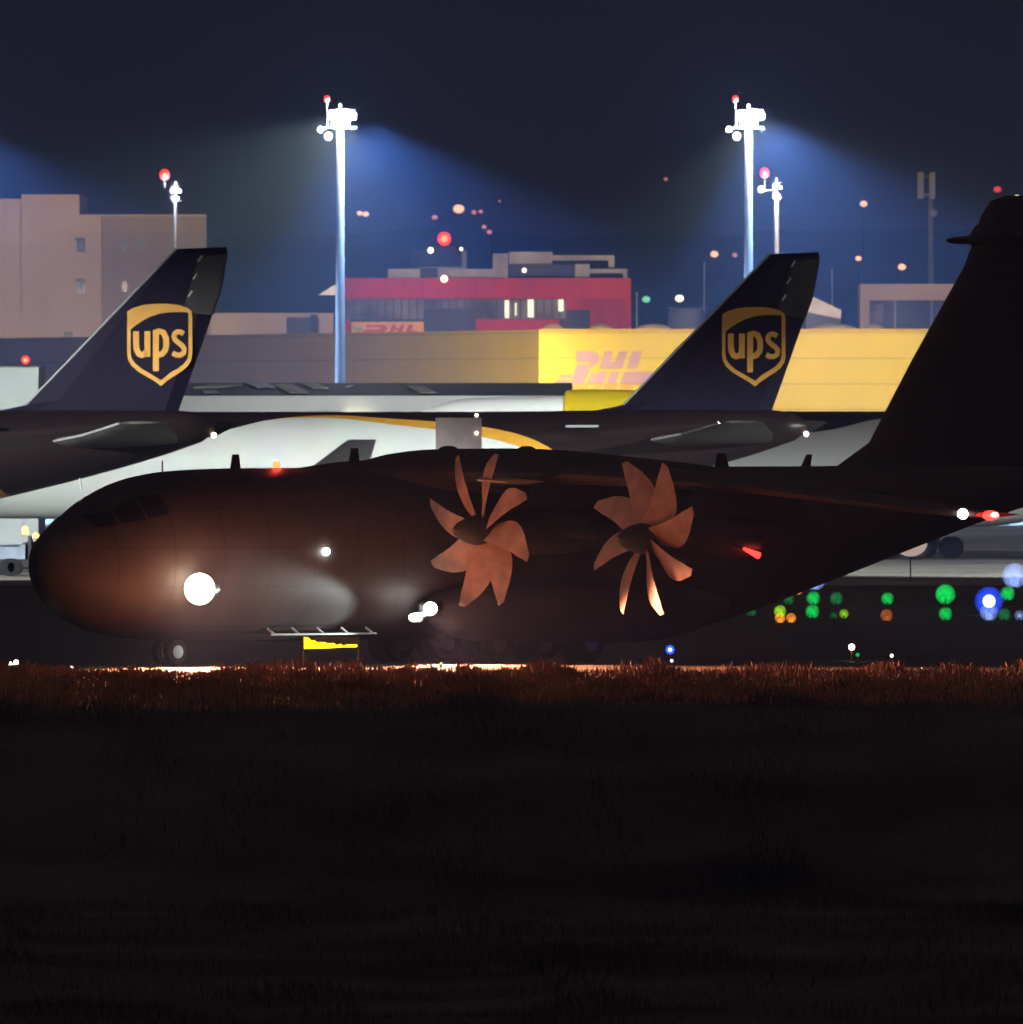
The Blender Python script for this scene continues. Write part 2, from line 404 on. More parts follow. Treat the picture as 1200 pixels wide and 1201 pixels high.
# wing box fairing on top
fst = [(0, 6.45, 6.1, .3), (1.2, 6.62, 5.6, 1.3), (3.2, 7.0, 5.3, 2.2), (5, 7.12, 5.2, 2.4), (9, 7.1, 5.2, 2.4), (12.5, 6.85, 5.3, 2.2), (15.5, 6.6, 5.8, 1.4), (16.5, 6.5, 6.1, .3)]
bm = bmesh.new(); fuselage(fst, 40, 32, 2.4)(bm); bmesh.ops.translate(bm, vec=(12.6, 0, 0), verts=bm.verts)
obj('wing_fairing', bm, M['mil'], A, True)
for sg, nm in ((-1, 'wing'), (1, 'wing')):
    wg = part(nm, 'mil', A, True, surface([(15.3, 5.9, sg*1.5, 6.35, .16), (17.0, 5.0, sg*6.5, 6.3, .15), (18.8, 4.0, sg*12, 6.0, .14), (21.7, 2.5, sg*20.6, 5.05, .12), (22.3, 1.9, sg*21.2, 5.0, .1)]))
    part('flap_fairing', 'mildark', wg, True, *[lathe([(0, .03), (.5, .22), (2.2, .26), (3.6, .04)], (18.9 + k * .9, sg * (4 + 3.4 * k), 5.85 - .08 * k), 'x', 12) for k in range(4)])
# wing-tip lamps
nv = part('navigation_light', 'e_nav', A, True, sphere((22.85, -21.3, 4.98), .2, 1.7, 1, .8))
part('strobe_light', 'e_led', A, True, sphere((21.95, -20.95, 5.03), .17))
part('filament', 'e_spark', nv, True, sphere((22.85, -21.5, 5.0), .08, 2, 1, 1))
point('navigation_glow', (22.5, -21.9, 4.9), 260, (1, .04, .03), A, .15)
# propellers and nacelles
def prop_blade(cx, cy, cz, ang, hand):
    def f(bm):
        rings = []
        for k in range(11):
            u = k / 10; r = .32 + u * 2.33
            ch = .30 + .42 * math.sin(PI * min(u * .92 + .12, 1)) ** .8 - .16 * max(u - .8, 0) * 5 * .6
            tw = rad(40 - 30 * u); th = .055 * (1 - .75 * u) + .01
            sw = .26 * math.sin(PI * u) - .34 * u * u           # scimitar sweep
            ring = []
            for xx, yy in ((-.5, 0), (-.25, 1), (.15, 1), (.5, 0), (.15, -.6), (-.25, -.6)):
                c = xx * ch * 1.35 + sw; t = yy * th
                ax = -c * math.sin(tw) * .0 + (c * math.sin(tw) + t * math.cos(tw))
                tg = hand * (c * math.cos(tw) - t * math.sin(tw))
                p = Vector((ax, tg, r)); ca, sa = math.cos(ang), math.sin(ang)
                ring.append((cx + p.x, cy + p.y * ca - p.z * sa, cz + p.y * sa + p.z * ca))
            rings.append(ring)
        ring_loft(bm, rings)
    return f
def engine(s, y, z, a0, hand):
    nst = [(0, .42, -.42, .42), (.5, .55, -.62, .52), (1.5, .66, -.82, .62), (3.0, .70, -.80, .66), (4.8, .62, -.58, .58), (6.2, .35, -.25, .3), (6.6, .2, -.1, .05)]
    bm = bmesh.new(); fuselage(nst, 30, 28, 2.2)(bm); bmesh.ops.translate(bm, vec=(s + .38, y, z), verts=bm.verts)
    nc = obj('engine_nacelle', bm, M['mildark'], A, True)
    part('air_intake', 'black', nc, True, lathe([(0, .02), (.02, .26), (.5, .3), (.9, .05)], (s + .34, y, z - .55), 'x', 18))
    part('exhaust', 'mildark', nc, True, tube((s + 3.2, y - .5, z - .1), (s + 4.3, y - .78, z - .16), .2, .22, 14))
    part('pylon', 'mildark', nc, True, surface([(s + 1.6, 5.2, z + .3, y, .07), (s + 2.3, 4.6, 6.1, y, .07)], True))
    pr = part('propeller_hub', 'mildark', A, True, lathe([(-1.15, .02), (-1.1, .13), (-.9, .28), (-.55, .43), (-.1, .52), (.34, .53)], (s, y, z), 'x', 28))
    part('spinner_tip', 'steel', pr, True, sphere((s - 1.14, y, z), .06, 1.2, 1, 1))
    for k in range(8):
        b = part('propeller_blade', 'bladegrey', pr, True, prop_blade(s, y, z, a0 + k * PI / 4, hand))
for (s, y, a0, hd) in ((14.15, -5.75, .22, 1), (16.5, -11.35, .55, -1), (14.15, 5.75, PI / 8, 1), (16.5, 11.35, PI / 8, -1)):
    engine(s, y, (4.45 if abs(y) < 8 else 4.2) if y < 0 else 3.75, a0, hd)
# sponson and main gear
for sg in (-1, 1):
    sp = [(0, 2.0, 1.7, .05), (1.2, 2.45, 1.0, .5), (3, 2.75, .7, .72), (8, 2.75, .62, .78), (11, 2.6, .8, .7), (13.5, 2.1, 1.5, .1)]
    bm = bmesh.new(); fuselage(sp, 30, 26, 2.6)(bm); bmesh.ops.translate(bm, vec=(14.0, sg*2.75, 0), verts=bm.verts)
    spn = obj('landing_gear_sponson', bm, M['mil'], A, True)
    for k in range(3):
        for dy in (-.35, .35):
            wh = part('main_wheel', 'tyre', A, True, lathe([(-.2, .35), (-.18, .58), (-.08, .64), (.08, .64), (.18, .58), (.2, .35)], (17.2 + 2 * k, sg*2.55 + dy, .645), 'y', 22))
            part('wheel_rim', 'steel', wh, True, lathe([(-.21, .08), (-.205, .3), (.205, .3), (.21, .08)], (17.2 + 2 * k, sg*2.55 + dy, .645), 'y', 16))
for dy in (-.3, .3):
    wh = part('nose_wheel', 'tyre', A, True, lathe([(-.16, .25), (-.14, .4), (-.06, .45), (.06, .45), (.14, .4), (.16, .25)], (5.6, dy, .455), 'y', 20))
    part('wheel_rim', 'steel', wh, True, lathe([(-.17, .06), (-.165, .22), (.165, .22), (.17, .06)], (5.6, dy, .455), 'y', 14))
part('nose_gear_leg', 'steel', A, True, tube((5.5, 0, 1.4), (5.6, 0, .46), .09), tube((5.6, -.3, .46), (5.6, .3, .46), .06))
# fin and T tail
fin = part('fin', 'mil', A, True, surface([(34.2, 9.6, 6.2, 0, .07), (36.2, 8.1, 7.3, 0, .10), (38.2, 7.0, 10.2, 0, .11), (40.5, 6.4, 13.3, 0, .12), (41.0, 6.2, 14.3, 0, .12), (41.25, 6.0, 15.0, 0, .12), (41.7, 5.3, 15.55, 0, .10), (42.4, 4.2, 15.75, 0, .07)], True))
bst = [(0, 14.3, 14.1, .05), (.3, 14.7, 13.9, .22), (.8, 14.9, 13.8, .36), (1.6, 15.1, 13.7, .45), (4, 15.2, 13.5, .5), (6.5, 15.3, 13.7, .4), (7.6, 14.6, 14.3, .05)]
bm = bmesh.new(); fuselage(bst, 30, 24, 2.0)(bm); bmesh.ops.translate(bm, vec=(40.75, 0, 0), verts=bm.verts)
obj('tail_bullet', bm, M['mil'], A, True)
for sg in (-1, 1):
    part('tailplane', 'mil', A, True, surface([(42.2, 4.6, sg*.2, 14.35, .11), (46.1, 2.4, sg*7.3, 14.28, .1), (46.7, 1.8, sg*7.7, 14.28, .08)]))
# cockpit glazing, aerials
def panel_on_side(s0, s1, z0, z1, y):
    return None
for (s0, s1, za, zb, zc_, zd) in ((1.5, 2.15, 4.55, 4.95, 4.62, 5.1), (2.25, 3.0, 4.7, 5.15, 4.8, 5.5), (3.1, 3.85, 4.85, 5.55, 5.0, 5.65)):
    for sg in (-1, 1):
        def win(bm, sg=sg):
            n = 5; g = []
            for a in range(n + 1):
                s_ = s0 + (s1 - s0) * a / n; top, bot, hw = interp(st, s_); zc = (top + bot) / 2; hh = (top - bot) / 2; row = []
                lo = za + (zc_ - za) * a / n; hi = zb + (zd - zb) * a / n
                for b in range(n + 1):
                    z = lo + (hi - lo) * b / n; q = min(abs((z - zc) / hh), .97); row.append(bm.verts.new((s_ - .03, sg * (hw * (1 - q ** 2.15) ** (1 / 2.15) + .035), z + .02)))
                g.append(row)
            for a in range(n):
                for b in range(n): bm.faces.new((g[a][b], g[a+1][b], g[a+1][b+1], g[a][b+1]))
        part('cockpit_window', 'glass', A, True, win)
part('blade_antenna', 'mildark', A, False, prism([(8.2, 6.4), (8.6, 6.4), (8.52, 6.95), (8.3, 6.95)], -.05, .05))
part('blade_antenna', 'mildark', A, False, prism([(13.25, 6.5), (13.7, 6.5), (13.62, 7.15), (13.38, 7.15)], -.05, .05))
part('blade_antenna', 'mildark', A, False, prism([(29.3, 6.4), (29.9, 6.4), (29.7, 6.95), (29.4, 6.95)], -.05, .05))
part('blade_antenna', 'mildark', A, False, prism([(33.1, 6.4), (33.5, 6.4), (33.6, 6.9), (33.4, 6.9)], -.04, .04))
part('wire_antenna', 'mildark', A, False, tube((5.3, 0, 6.3), (5.3, 0, 6.75), .025))
part('antenna_fairing', 'mildark', A, True, sphere((17.8, .3, 7.08), .14, 3, 1, 1)); part('antenna_fairing', 'mildark', A, True, sphere((20.8, -.2, 7.08), .13, 3, 1, 1))
part('rear_white_strip', 'white', A, False, box(43.6, 46.5, -.36, -.30, 6.86, 7.0))  # thin white strip on the rear fuselage
bc = part('beacon_light', 'e_redhot', A, True, sphere((10.15, 0, 6.62), .14, 1, 1, .9))
point('beacon_glow', (10.15, -.1, 6.85), 45, (1, .06, .04), A, .1)
part('nacelle_glow_stub', 'e_nav', A, True, tube((20.15, -12.1, 3.85), (20.75, -12.15, 3.62), .05, .12, 10))  # glowing stub added for the red exhaust glow on the outer nacelle
point('nacelle_glow_spill', (20.4, -12.4, 3.7), 5, (1, .12, .08), A, .05)
# landing light
LP = Vector((4.55, -3.15, 2.56))
ll = part('landing_light', 'steel', A, True, lathe([(-.35, .42), (.1, .42), (.5, .18)], (LP.x, LP.y, LP.z), 'x', 22), tube((LP.x + .3, LP.y, LP.z), (LP.x + .9, -2.3, LP.z), .12))
part('lens', 'e_warm', ll, True, sphere((LP.x - .3, LP.y - .1, LP.z), .52, .95, 1, 1, 24))
point('landing_glow', (LP.x - .6, LP.y - 2.0, LP.z + .2), 190, (1, .36, .19), A, .4)
spot('added_propeller_spot', (LP.x - .3, LP.y - 1.6, LP.z), (14.15, -6.0, 4.2), 1500, 27, .4, (1, .33, .15), A, .3)  # unseen spots added to brighten the propellers, no lamp shines aft here
spot('added_propeller_spot', (LP.x - .3, LP.y - 1.6, LP.z), (16.5, -11.6, 3.6), 500, 20, .5, (1, .30, .13), A, .3)
spot('landing_beam', (LP.x - .9, LP.y - .5, LP.z), (LP.x - 1.5, LP.y - 6, -1.2), 90000, 122, .4, (1, .36, .17), A, .35)
spot('wing_root_beam', (13.9, -4.0, 1.6), (12.8, -9.0, -1.2), 60000, 96, .5, (1, .34, .17), A, .3)
# small side lamp and sponson taxi lamps
part('side_light', 'e_led', A, True, sphere((9.9, -2.9, 3.75), .13))
point('side_glow', (9.7, -3.25, 3.7), 2.5, (1, .62, .4), A, .06)
tl = part('taxi_light', 'steel', A, True, tube((14.6, -3.1, 1.95), (14.1, -3.25, 1.85), .16, .22), tube((14.1, -3.1, 1.65), (13.6, -3.2, 1.55), .12, .18))
part('lens', 'e_led', tl, True, sphere((14.05, -3.28, 1.84), .26, .8, 1, .85), sphere((13.5, -3.1, 1.55), .2, .8, 1, .7))
spot('taxi_beam', (14.2, -4.5, .75), (9.4, -2.5, 1.25), 2600, 46, .5, (.80, .97, .93), A, .15)
# rail with slanted arms under the belly
rl = part('belly_rail', 'white', A, False, tube((8.2, -2.1, 1.02), (12.7, -2.1, 1.02), .035, n=8), *[tube((8.15 + 1.05 * k, -1.95, 1.22), (8.35 + 1.05 * k, -2.1, 1.02), .045, n=8) for k in range(5)])
part('lit_wing_streak', 'streakpale', A, True, surface([(13.8, 1.9, -5.95, 6.12, .1), (14.2, 1.7, -7.0, 6.05, .1)]))  # pale part added as the lit streak near the wing's leading edge

# ------------------------------------------------------------------ parcel freighters
def ups_text(parent, sy):
    k = 1.0
    def arc(cx, cz, rx, rz, a0, a1, n=12): return [(cx + rx * math.cos(rad(a0 + (a1 - a0) * i / n)), cz + rz * math.sin(rad(a0 + (a1 - a0) * i / n))) for i in range(n + 1)]
    return arc
def make_freighter():
    root = thing('cargo_aircraft', 'x', 'airplane', (0, 0, 0), rad(-13), 'parcel freighters parked on the apron')
    fs = [(0, 4.75, 4.6, .05), (.25, 5.35, 4.0, .7), (1, 5.95, 3.45, 1.3), (2.4, 6.9, 2.95, 2.0), (4.2, 7.75, 2.6, 2.5), (6.5, 8.1, 2.45, 2.78), (9, 8.12, 2.42, 2.82),
          (34, 8.12, 2.42, 2.82), (38, 8.15, 2.85, 2.7), (42, 8.2, 3.75, 2.35), (46, 8.25, 4.7, 1.8), (50, 8.25, 5.8, 1.15), (51.8, 8.15, 6.4, .85), (52.6, 7.95, 6.7, .6), (53.05, 7.6, 7.1, .1)]
    part('fuselage', 'livery', root, True, fuselage(fs, 110, 56))
    bf = [(0, 3.2, 2.6, .3), (2.5, 3.5, 2.0, 2.2), (6, 3.7, 1.75, 3.0), (12, 3.7, 1.75, 3.0), (15, 3.4, 2.1, 2.3), (17, 3.0, 2.6, .3)]
    bm = bmesh.new(); fuselage(bf, 24, 28, 2.6)(bm); bmesh.ops.translate(bm, vec=(17.5, 0, 0), verts=bm.verts); obj('belly_fairing', bm, M['white'], root, True)
    # fin: flat sided with chamfered edges so the shield lies flush
    o = [(41.2, 8.1), (43.2, 8.5), (51.1, 16.45), (53.7, 16.55), (53.75, 16.3), (53.3, 14.0), (51.15, 8.1)]
    i_ = [(43.4, 8.1), (44.9, 8.7), (51.7, 16.2), (52.9, 16.25), (53.0, 16.1), (52.6, 14.0), (50.5, 8.1)]
    def finm(bm):
        ring_loft(bm, [[(x, -.3, z) for x, z in i_], [(x, 0, z) for x, z in o], [(x, .3, z) for x, z in i_]])
    fin = part('fin', 'navy', root, False, finm)
    part('fin_leading_edge', 'lip', fin, True, tube((43.15, 0, 8.5), (51.08, 0, 16.47), .06, n=8))
    # rudder
    rd = part('rudder', 'rudder', root, False, prism([(51.45, 13.2), (52.3, 16.0), (53.72, 16.2), (53.35, 14.2), (52.95, 13.1)], -.31, .31))
    for k in range(3): part('rudder_hinge', 'steel', rd, False, tube((51.8 + .25*k, -.33, 14 + .9*k), (52.0 + .25*k, -.33, 14.3 + .9*k), .06, n=6))
    # shield on the fin, both sides
    for sy in (-1, 1):
        def arc(cx, cz, rx, rz, a0, a1, n=10): return [(cx + rx * math.cos(rad(a0 + (a1 - a0) * q / n)), cz + rz * math.sin(rad(a0 + (a1 - a0) * q / n))) for q in range(n + 1)]
        cx, top, wd, ht = 50.27, 13.66, 3.42, 4.2
        U = lambda u, v: (cx + (u - .5) * wd * (1 if sy < 0 else -1), top - v * ht)
        outer = [(0, .10), (.02, .085), (.10, .05), (.25, .015), (.45, 0), (.6, 0), (.78, .015), (.92, .05), (.985, .09), (1, .16), (1, .62), (.985, .69), (.93, .76), (.84, .82), (.72, .88), (.6, .945), (.52, 1.0), (.44, .95), (.3, .885), (.16, .82), (.06, .745), (.015, .68), (0, .6)]
        inner = [(.055, .315), (.12, .27), (.22, .215), (.35, .16), (.5, .12), (.65, .105), (.8, .10), (.92, .105), (.94, .12), (.94, .61), (.925, .67), (.87, .73), (.78, .785), (.66, .84), (.52, .93), (.38, .86), (.22, .79), (.12, .72), (.07, .66), (.055, .60)]
        y0, y1 = sy * .30, sy * .325; y2 = sy * .345; y3 = sy * .365
        sh = part('shield_emblem', 'gold', root, False, prism([U(*p) for p in outer], y0 * .9, y1))
        part('shield_field', 'navy', sh, False, prism([U(*p) for p in inner], y1 * .95, y2))
        sc = lambda pts: [U(*p) for p in pts]
        tw = .31
        part('lettering', 'gold', sh, False,
             stroke(sc([(.14, .335), (.14, .50), (.15, .565), (.185, .61), (.225, .625), (.265, .615), (.30, .58)]), tw, y2 * .95, y3),
             stroke(sc([(.315, .335), (.315, .50), (.315, .645)]), tw, y2 * .95, y3),
             stroke(sc([(.445, .32), (.445, .82)]), tw, y2 * .95, y3 + sy * .003),
             stroke(sc([(.44, .35), (.50, .335), (.56, .35), (.60, .42), (.605, .50), (.59, .565), (.54, .61), (.47, .625)]), tw, y2 * .95, y3),
             stroke(sc([(.87, .37), (.83, .345), (.78, .34), (.74, .36), (.72, .40), (.74, .44), (.79, .475), (.85, .51), (.885, .55), (.87, .60), (.82, .625), (.76, .625), (.70, .60)]), tw * .86, y2 * .95, y3))
    # tailplanes with pale leading edge, its highlight in the colour
    for sg in (-1, 1):
        tp = part('tailplane', 'stab', root, True, surface([(44.4, 7.0, sg*1.1, 6.55, .10), (47.2, 5.0, sg*4.3, 6.95, .1), (50.1, 2.4, sg*8.1, 7.55, .09), (50.5, 1.8, sg*8.3, 7.6, .07)]))
        part('leading_edge', 'lip', tp, True, *[tube(a, b, .06, n=8) for a, b in zip([(44.42, sg*1.1, 6.55), (47.22, sg*4.3, 6.95)], [(47.22, sg*4.3, 6.95), (50.1, sg*8.1, 7.55)])])
    # wings, tip fences, engines, gear
    for sg in (-1, 1):
        wg = part('wing', 'greywing', root, True, surface([(19, 10, sg*2.3, 3.3, .13), (23.2, 6.8, sg*8, 3.9, .12), (31.4, 2.6, sg*22, 5.1, .10)]))
        part('wingtip_fence', 'greywing', wg, True, surface([(31.5, 3.2, 4.2, sg*22.2, .06), (31.6, 3.0, 5.3, sg*22.2, .06), (33.5, 1.5, 6.7, sg*22.2, .05)], True))
        en = part('engine', 'white', root, True, lathe([(-.05, 1.02), (0, 1.25), (.8, 1.42), (2.4, 1.42), (4.0, 1.1), (4.1, .7), (5.2, .4)], (17.2, sg*7.9, 2.3), 'x', 28))
        part('fan', 'mildark', en, True, lathe([(.0, .02), (.3, .9), (.35, 1.0)], (17.05, sg*7.9, 2.3), 'x', 20))
        part('engine_pylon', 'greywing', en, True, surface([(18.0, 6.2, 3.3, sg*7.9, .08), (19.0, 6.0, 4.0, sg*7.9, .08)], True))
        for (sx, dy, nn) in ((26.3, 4.8, 2),):
            for k in range(2):
                for e in (-.42, .42):
                    part('main_wheel', 'tyre', root, True, lathe([(-.2, .4), (-.15, .6), (.15, .6), (.2, .4)], (sx + 1.5 * k - .7, sg*dy + e, .615), 'y', 18))
            part('gear_leg', 'steel', root, True, tube((sx, sg*dy, 3.0), (sx, sg*dy, .6), .16), tube((sx - .8, sg*dy, .62), (sx + .9, sg*dy, .62), .1))
    part('nose_gear', 'steel', root, True, tube((6.5, 0, 2.7), (6.5, 0, .5), .12), lathe([(-.55, .3), (-.5, .5), (-.25, .5), (-.2, .3)], (6.5, 0, .515), 'y', 16), lathe([(.2, .3), (.25, .5), (.5, .5), (.55, .3)], (6.5, 0, .515), 'y', 16))
    part('cockpit_window', 'glass', root, False, *[hprism([(2.0 + .5*k, sg * (1.15 + .28*k)), (2.45 + .5*k, sg * (1.42 + .28*k)), (2.45 + .5*k, sg * (1.2 + .25*k)), (2.0 + .5*k, sg * .9)], 6.15 + .12*k, 6.62 + .2*k) for k in range(2) for sg in (-1, 1)])
    part('tail_light', 'e_warm', root, True, sphere((53.05, -.05, 6.95), .13))
    part('registration_plate', 'greywing', root, False, box(40.6, 42.3, -2.62, -2.2, 7.3, 7.42))
    part('fuselage_drain', 'steel', root, False, tube((46.3, -1.2, 4.75), (46.4, -1.2, 4.1), .05, n=6))
    point('tail_glow', (53.5, -.4, 6.9), 12, (1, .5, .3), root, .1)
    return root
def tailpos(px, D):
    t = Vector((X(px, D), D)); a = Vector((math.cos(rad(-13)), math.sin(rad(-13)))) * 53; return (t.x - a.x, t.y - a.y, 0)
f1 = make_freighter(); f1.location = tailpos(250, 913)
f1['label'] = 'brown tailed parcel freighter parked at left, its fin against the beige building'
f2 = copy_tree(f1); f2.location = tailpos(945, 945); f2['label'] = 'parcel freighter with white body and gold line, its fin against the yellow hall'
f3 = copy_tree(f1); f3.location = tailpos(1640, 978); f3['label'] = 'parcel freighter whose white fuselage shows behind the military tail at right'

# ------------------------------------------------------------------ flood masts
FB = (.62, .74, 1)
def lamp_mast(px, ytop, D, label, group, beams, w=1.0, band=True, k=1.0):
    x = X(px, D); h = Z(ytop, D)
    t = thing('floodlight_mast', label, 'light mast', (x, D, 0), 0, group)
    part('pole', 'galv', t, True, tube((0, 0, 0), (0, 0, h - .6), .42 * w, .27 * w, 16))
    if band: part('red_band', 'bandred', t, True, tube((0, 0, 8.0), (0, 0, 9.2), .415 * w, .41 * w, 16))
    part('foundation', 'shoulder', t, False, tube((0, 0, 0), (0, 0, .5), .9, .8, 16))
    hd = part('lamp_frame', 'galv', t, False, box(-.9*k, 1.1*k, -.08, .08, h - .8, h - .68), box(-.9*k, 1.1*k, -.08, .08, h + .5, h + .6), box(-.1, .1, -.15, .15, h - .9, h + 1.0), box(-.95*k, -.85*k, -.08, .08, h - .8, h + .6))
    for (dx, dz, r) in ((-.45, .2, .42), (.25, .2, .5), (.8, .15, .36), (-.3, -.45, .33), (.35, -.5, .34)):
        fx = part('flood_lamp', 'galv', hd, False, box(dx*k - r*k*.95, dx*k + r*k*.95, -.2, .12, h + dz - r*k*.85, h + dz + r*k*.85))
        part('lens', 'e_white', fx, True, sphere((dx*k, -.24, h + dz), r*k, 1.0, .3, .85, 12))
    if k > .9:
        fx = part('flood_lamp', 'galv', hd, False, tube((-1.0, -.05, h - .75), (-1.4, -.1, h - .85), .12)); part('lens', 'e_white', fx, True, sphere((-1.42, -.12, h - .86), .2))
        fx = part('flood_lamp', 'galv', hd, False, tube((-.6, -.05, h - 1.2), (-.9, -.1, h - 1.35), .12)); part('lens', 'e_small', fx, True, sphere((-.85, -.12, h - 1.35), .3))
    return t, x, h
def red_top(t, dx, z, r=.2, m='e_red'):
    o = part('obstruction_light', 'galv', t, False, tube((dx, 0, z - 1.2), (dx, 0, z - .15), .05, n=8), box(dx - .1, dx + .1, -.1, .1, z - .25, z - .12))
    part('red_lens', m, o, True, sphere((dx, 0, z), r, 1, 1, 1.1))
    if m == 'e_red': part('red_core', 'e_redhot', o, True, sphere((dx, -r * .6, z), r * .55))
MG = 'tall floodlight masts on the apron'
E0 = 60000
for i, (px, D, lb) in enumerate(((399, 1300, 'tall lit floodlight mast in front of the red building'),
                                 (878, 1300, 'tall lit floodlight mast rising behind the middle tail fin'),
                                 (-85, 1300, 'floodlight mast beyond the left edge of the picture'),
                                 (1365, 1300, 'floodlight mast beyond the right edge of the picture'))):
    t, x, h = lamp_mast(px, 138, D, lb, MG, None)
    red_top(t, -.95, h + 1.35, .22)
    c = (x, D, h)
    spot('flood_beam', (x + 1.0, D - .4, h), (x + 10, D - 4, 0), E0 * (8.5, 8.5, 6.5, 5)[i] * 1.7, 112, .40, (.34, .60, 1), None, .5)
    if i < 2: spot('flood_beam', (x + .2, D + 1.2, h), (x + (-24 if i == 0 else 16), D + 110, -32), E0 * (20 if i == 0 else 12), 62, .3, (1, .84, .45), None, .5)
    point('mast_glow', (x, D - 1.4, h - .4), 16000, (.8, .86, 1), None, .4)
# unseen nearer masts, added to light the parked planes' near side
for (x, D, tx, lb) in ((-105, 835, -10, 'added nearer floodlight mast beside the left freighter, unseen outside the frame'), (108, 840, 20, 'added nearer floodlight mast at the right, unseen outside the frame')):
    t, xx, h = lamp_mast(600 + x / D * F, Z(0, D) and (HY - (29 - CAMZ) / D * F), D, lb, MG, None)
    g = 1.0 if x < 0 else .42
    spot('flood_beam', (x, D, h), (tx, D + 100, -62), E0 * 74 * (1 if x < 0 else 1.9), 56, .25, (.93, 1, .96), None, .6)
    spot('added_shed_beam', (x, D, h), (tx - 2, D + 365, -62), E0 * 640 * g, 27, .3, (.93, 1, .98), None, .6)
# two smaller, farther lit masts
t, x, h = lamp_mast(206, 226, 1640, 'short lit mast standing behind the beige building roof', 'far lit masts', None, .55, False, .42)
red_top(t, -1.0, Z(205, 1640), .45); point('mast_glow', (x - .6, 1638.5, h), 4500, (.8, .9, 1), None, .3)
t, x, h = lamp_mast(911, 222, 1500, 'slim lit mast just right of the tall mast by the middle fin', 'far lit masts', None, .7, False, .35)
red_top(t, -1.0, Z(203, 1500), .4); point('mast_glow', (x - .3, 1498.7, h - .6), 5000, (.8, .9, 1), None, .3)
part('arm', 'galv', t, False, tube((0, 0, h), (-1.25, 0, h - .1), .07, n=8)); part('arm_lamp', 'e_citywhite', t, True, sphere((-1.3, -.1, h), .3))

# ------------------------------------------------------------------ buildings
def bx(px0, px1, py0, py1, D, depth, oy=0):   # box from photo extents at distance D, in world coordinates
    return box(X(px0, D), X(px1, D), D + oy, D + oy + depth, Z(py1, D) if py1 is not None else 0, Z(py0, D))
# yellow cargo hall: lit end wall and long side running away to the left
hall = thing('cargo_hall', 'long yellow cargo hall with faded pink lettering behind the freighters', 'building', (0, 0, 0))
D = 1400
Lx, Rx = X(632, D), X(1420, D); tz = Z(389, D)
part('end_wall', 'yellow', hall, False, box(Lx, Rx, D, D + 60, 0, tz))
fl = (X(-60, 1610), 1610)
part('side_wall', 'yellow', hall, False, hprism([(Lx - .02, D + .05), (fl[0], fl[1]), (fl[0], fl[1] + 50), (Lx - .02, D + 60)], 0, tz + .15))
part('parapet', 'ochre', hall, False, box(Lx, Rx, D - .12, D + .3, tz, tz + .22))
for (a, b) in ((636, 662), (690, 720), (745, 790), (948, 1010), (1012, 1040)):
    part('roof_vent', 'shoulder', hall, True, sphere(((X(a, D) + X(b, D)) / 2, D + 4, tz + .1), 1, (X(b, D) - X(a, D)) / 2, 1.2, .55))
yy = D - .18
def slab(pts, m='lilac', nm='lettering', y=yy, th=.2): return part(nm, m, hall, False, prism([(X(a, D), Z(b, D)) for a, b in pts], y, y + th))
slab([(676, 412), (696, 412), (702, 416), (702, 424), (693, 432), (690, 424), (676.5, 424)])
slab([(677.2, 427), (689, 427), (692, 434), (690, 437), (684, 450), (669, 450)])
slab([(709, 412), (719, 412), (715, 424), (722, 424), (726, 412), (736, 412), (729, 432), (703, 432)])
slab([(742, 412), (753, 412), (747, 432), (735, 432)])
slab([(701, 436), (712, 436), (708, 450), (696, 450)]); slab([(716, 436), (726, 436), (722, 450), (712, 450)])
slab([(733, 436), (768, 436), (763, 450), (727, 450)])
slab([(694, 438), (700, 438), (694, 450), (688, 450)])
for a, b, c in ((656, 670, 441), (651, 668, 447)): slab([(a + 2, c - 1.6), (b + 1, c - 1.6), (b, c + 1.6), (a, c + 1.6)], 'lilac', 'stripe')
slab([(664, 452), (690, 452), (688, 459), (664, 459)], 'ochre', 'dock_canopy'); slab([(696, 452), (706, 452), (704, 459), (694, 459)], 'ochre', 'dock_canopy')
slab([(709, 451), (724, 451), (722, 458), (707, 458)], 'ochre', 'dock_canopy'); slab([(728, 451), (744, 451), (742, 458), (727, 458)], 'ochre', 'dock_canopy')
# beige block
bb = thing('office_block', 'tall beige windowless block with stepped roof at far left', 'building', (0, 0, 0)); D = 1700
part('tower_wall', 'beige', bb, False, bx(-80, 25, 233, None, D, 30, .8), bx(25, 93, 228, None, D, 30), bx(93, 119, 253, None, D, 30, .01))
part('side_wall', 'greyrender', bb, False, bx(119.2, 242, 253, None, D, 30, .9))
part('parapet', 'beige', bb, False, bx(93, 242, 251.5, 253.5, D, 1, .5))
for (a, b) in ((95, 287), (95, 335)):
    wn = part('window', 'windowdark', bb, False, bx(a - 5, a + 5, b - 8, b + 9, D, .5, -.05)); part('blind', 'curtain', wn, False, bx(a - 7, a + 5, b - 8, b - 5, D, .5, -.3), bx(a - 1, a + 1, b - 6, b + 2, D, .3, -.2))
for (a, b) in ((146, 288), (164, 286), (146, 336)): part('window', 'windowdark', bb, False, bx(a - 3, a + 3, b - 6, b + 6, D, .5, .8))
lw = thing('low_beige_building', 'low beige building between the beige block and the tall left mast', 'building', (0, 0, 0)); D = 1660
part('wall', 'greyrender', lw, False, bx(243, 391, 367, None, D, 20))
part('dark_opening', 'darkclad', lw, False, bx(336, 374, 372, 398, D, .4, -.2)); part('door', 'black', lw, False, bx(364, 372, 369, 392, D, .4, -.4))
part('canopy', 'plantgrey', lw, False, bx(243, 340, 398, 400, D, 3, -3))
tn = thing('white_tent', 'small white pointed tent roof left of the red building', 'tent', (X(386, 1560), 1560, 0))
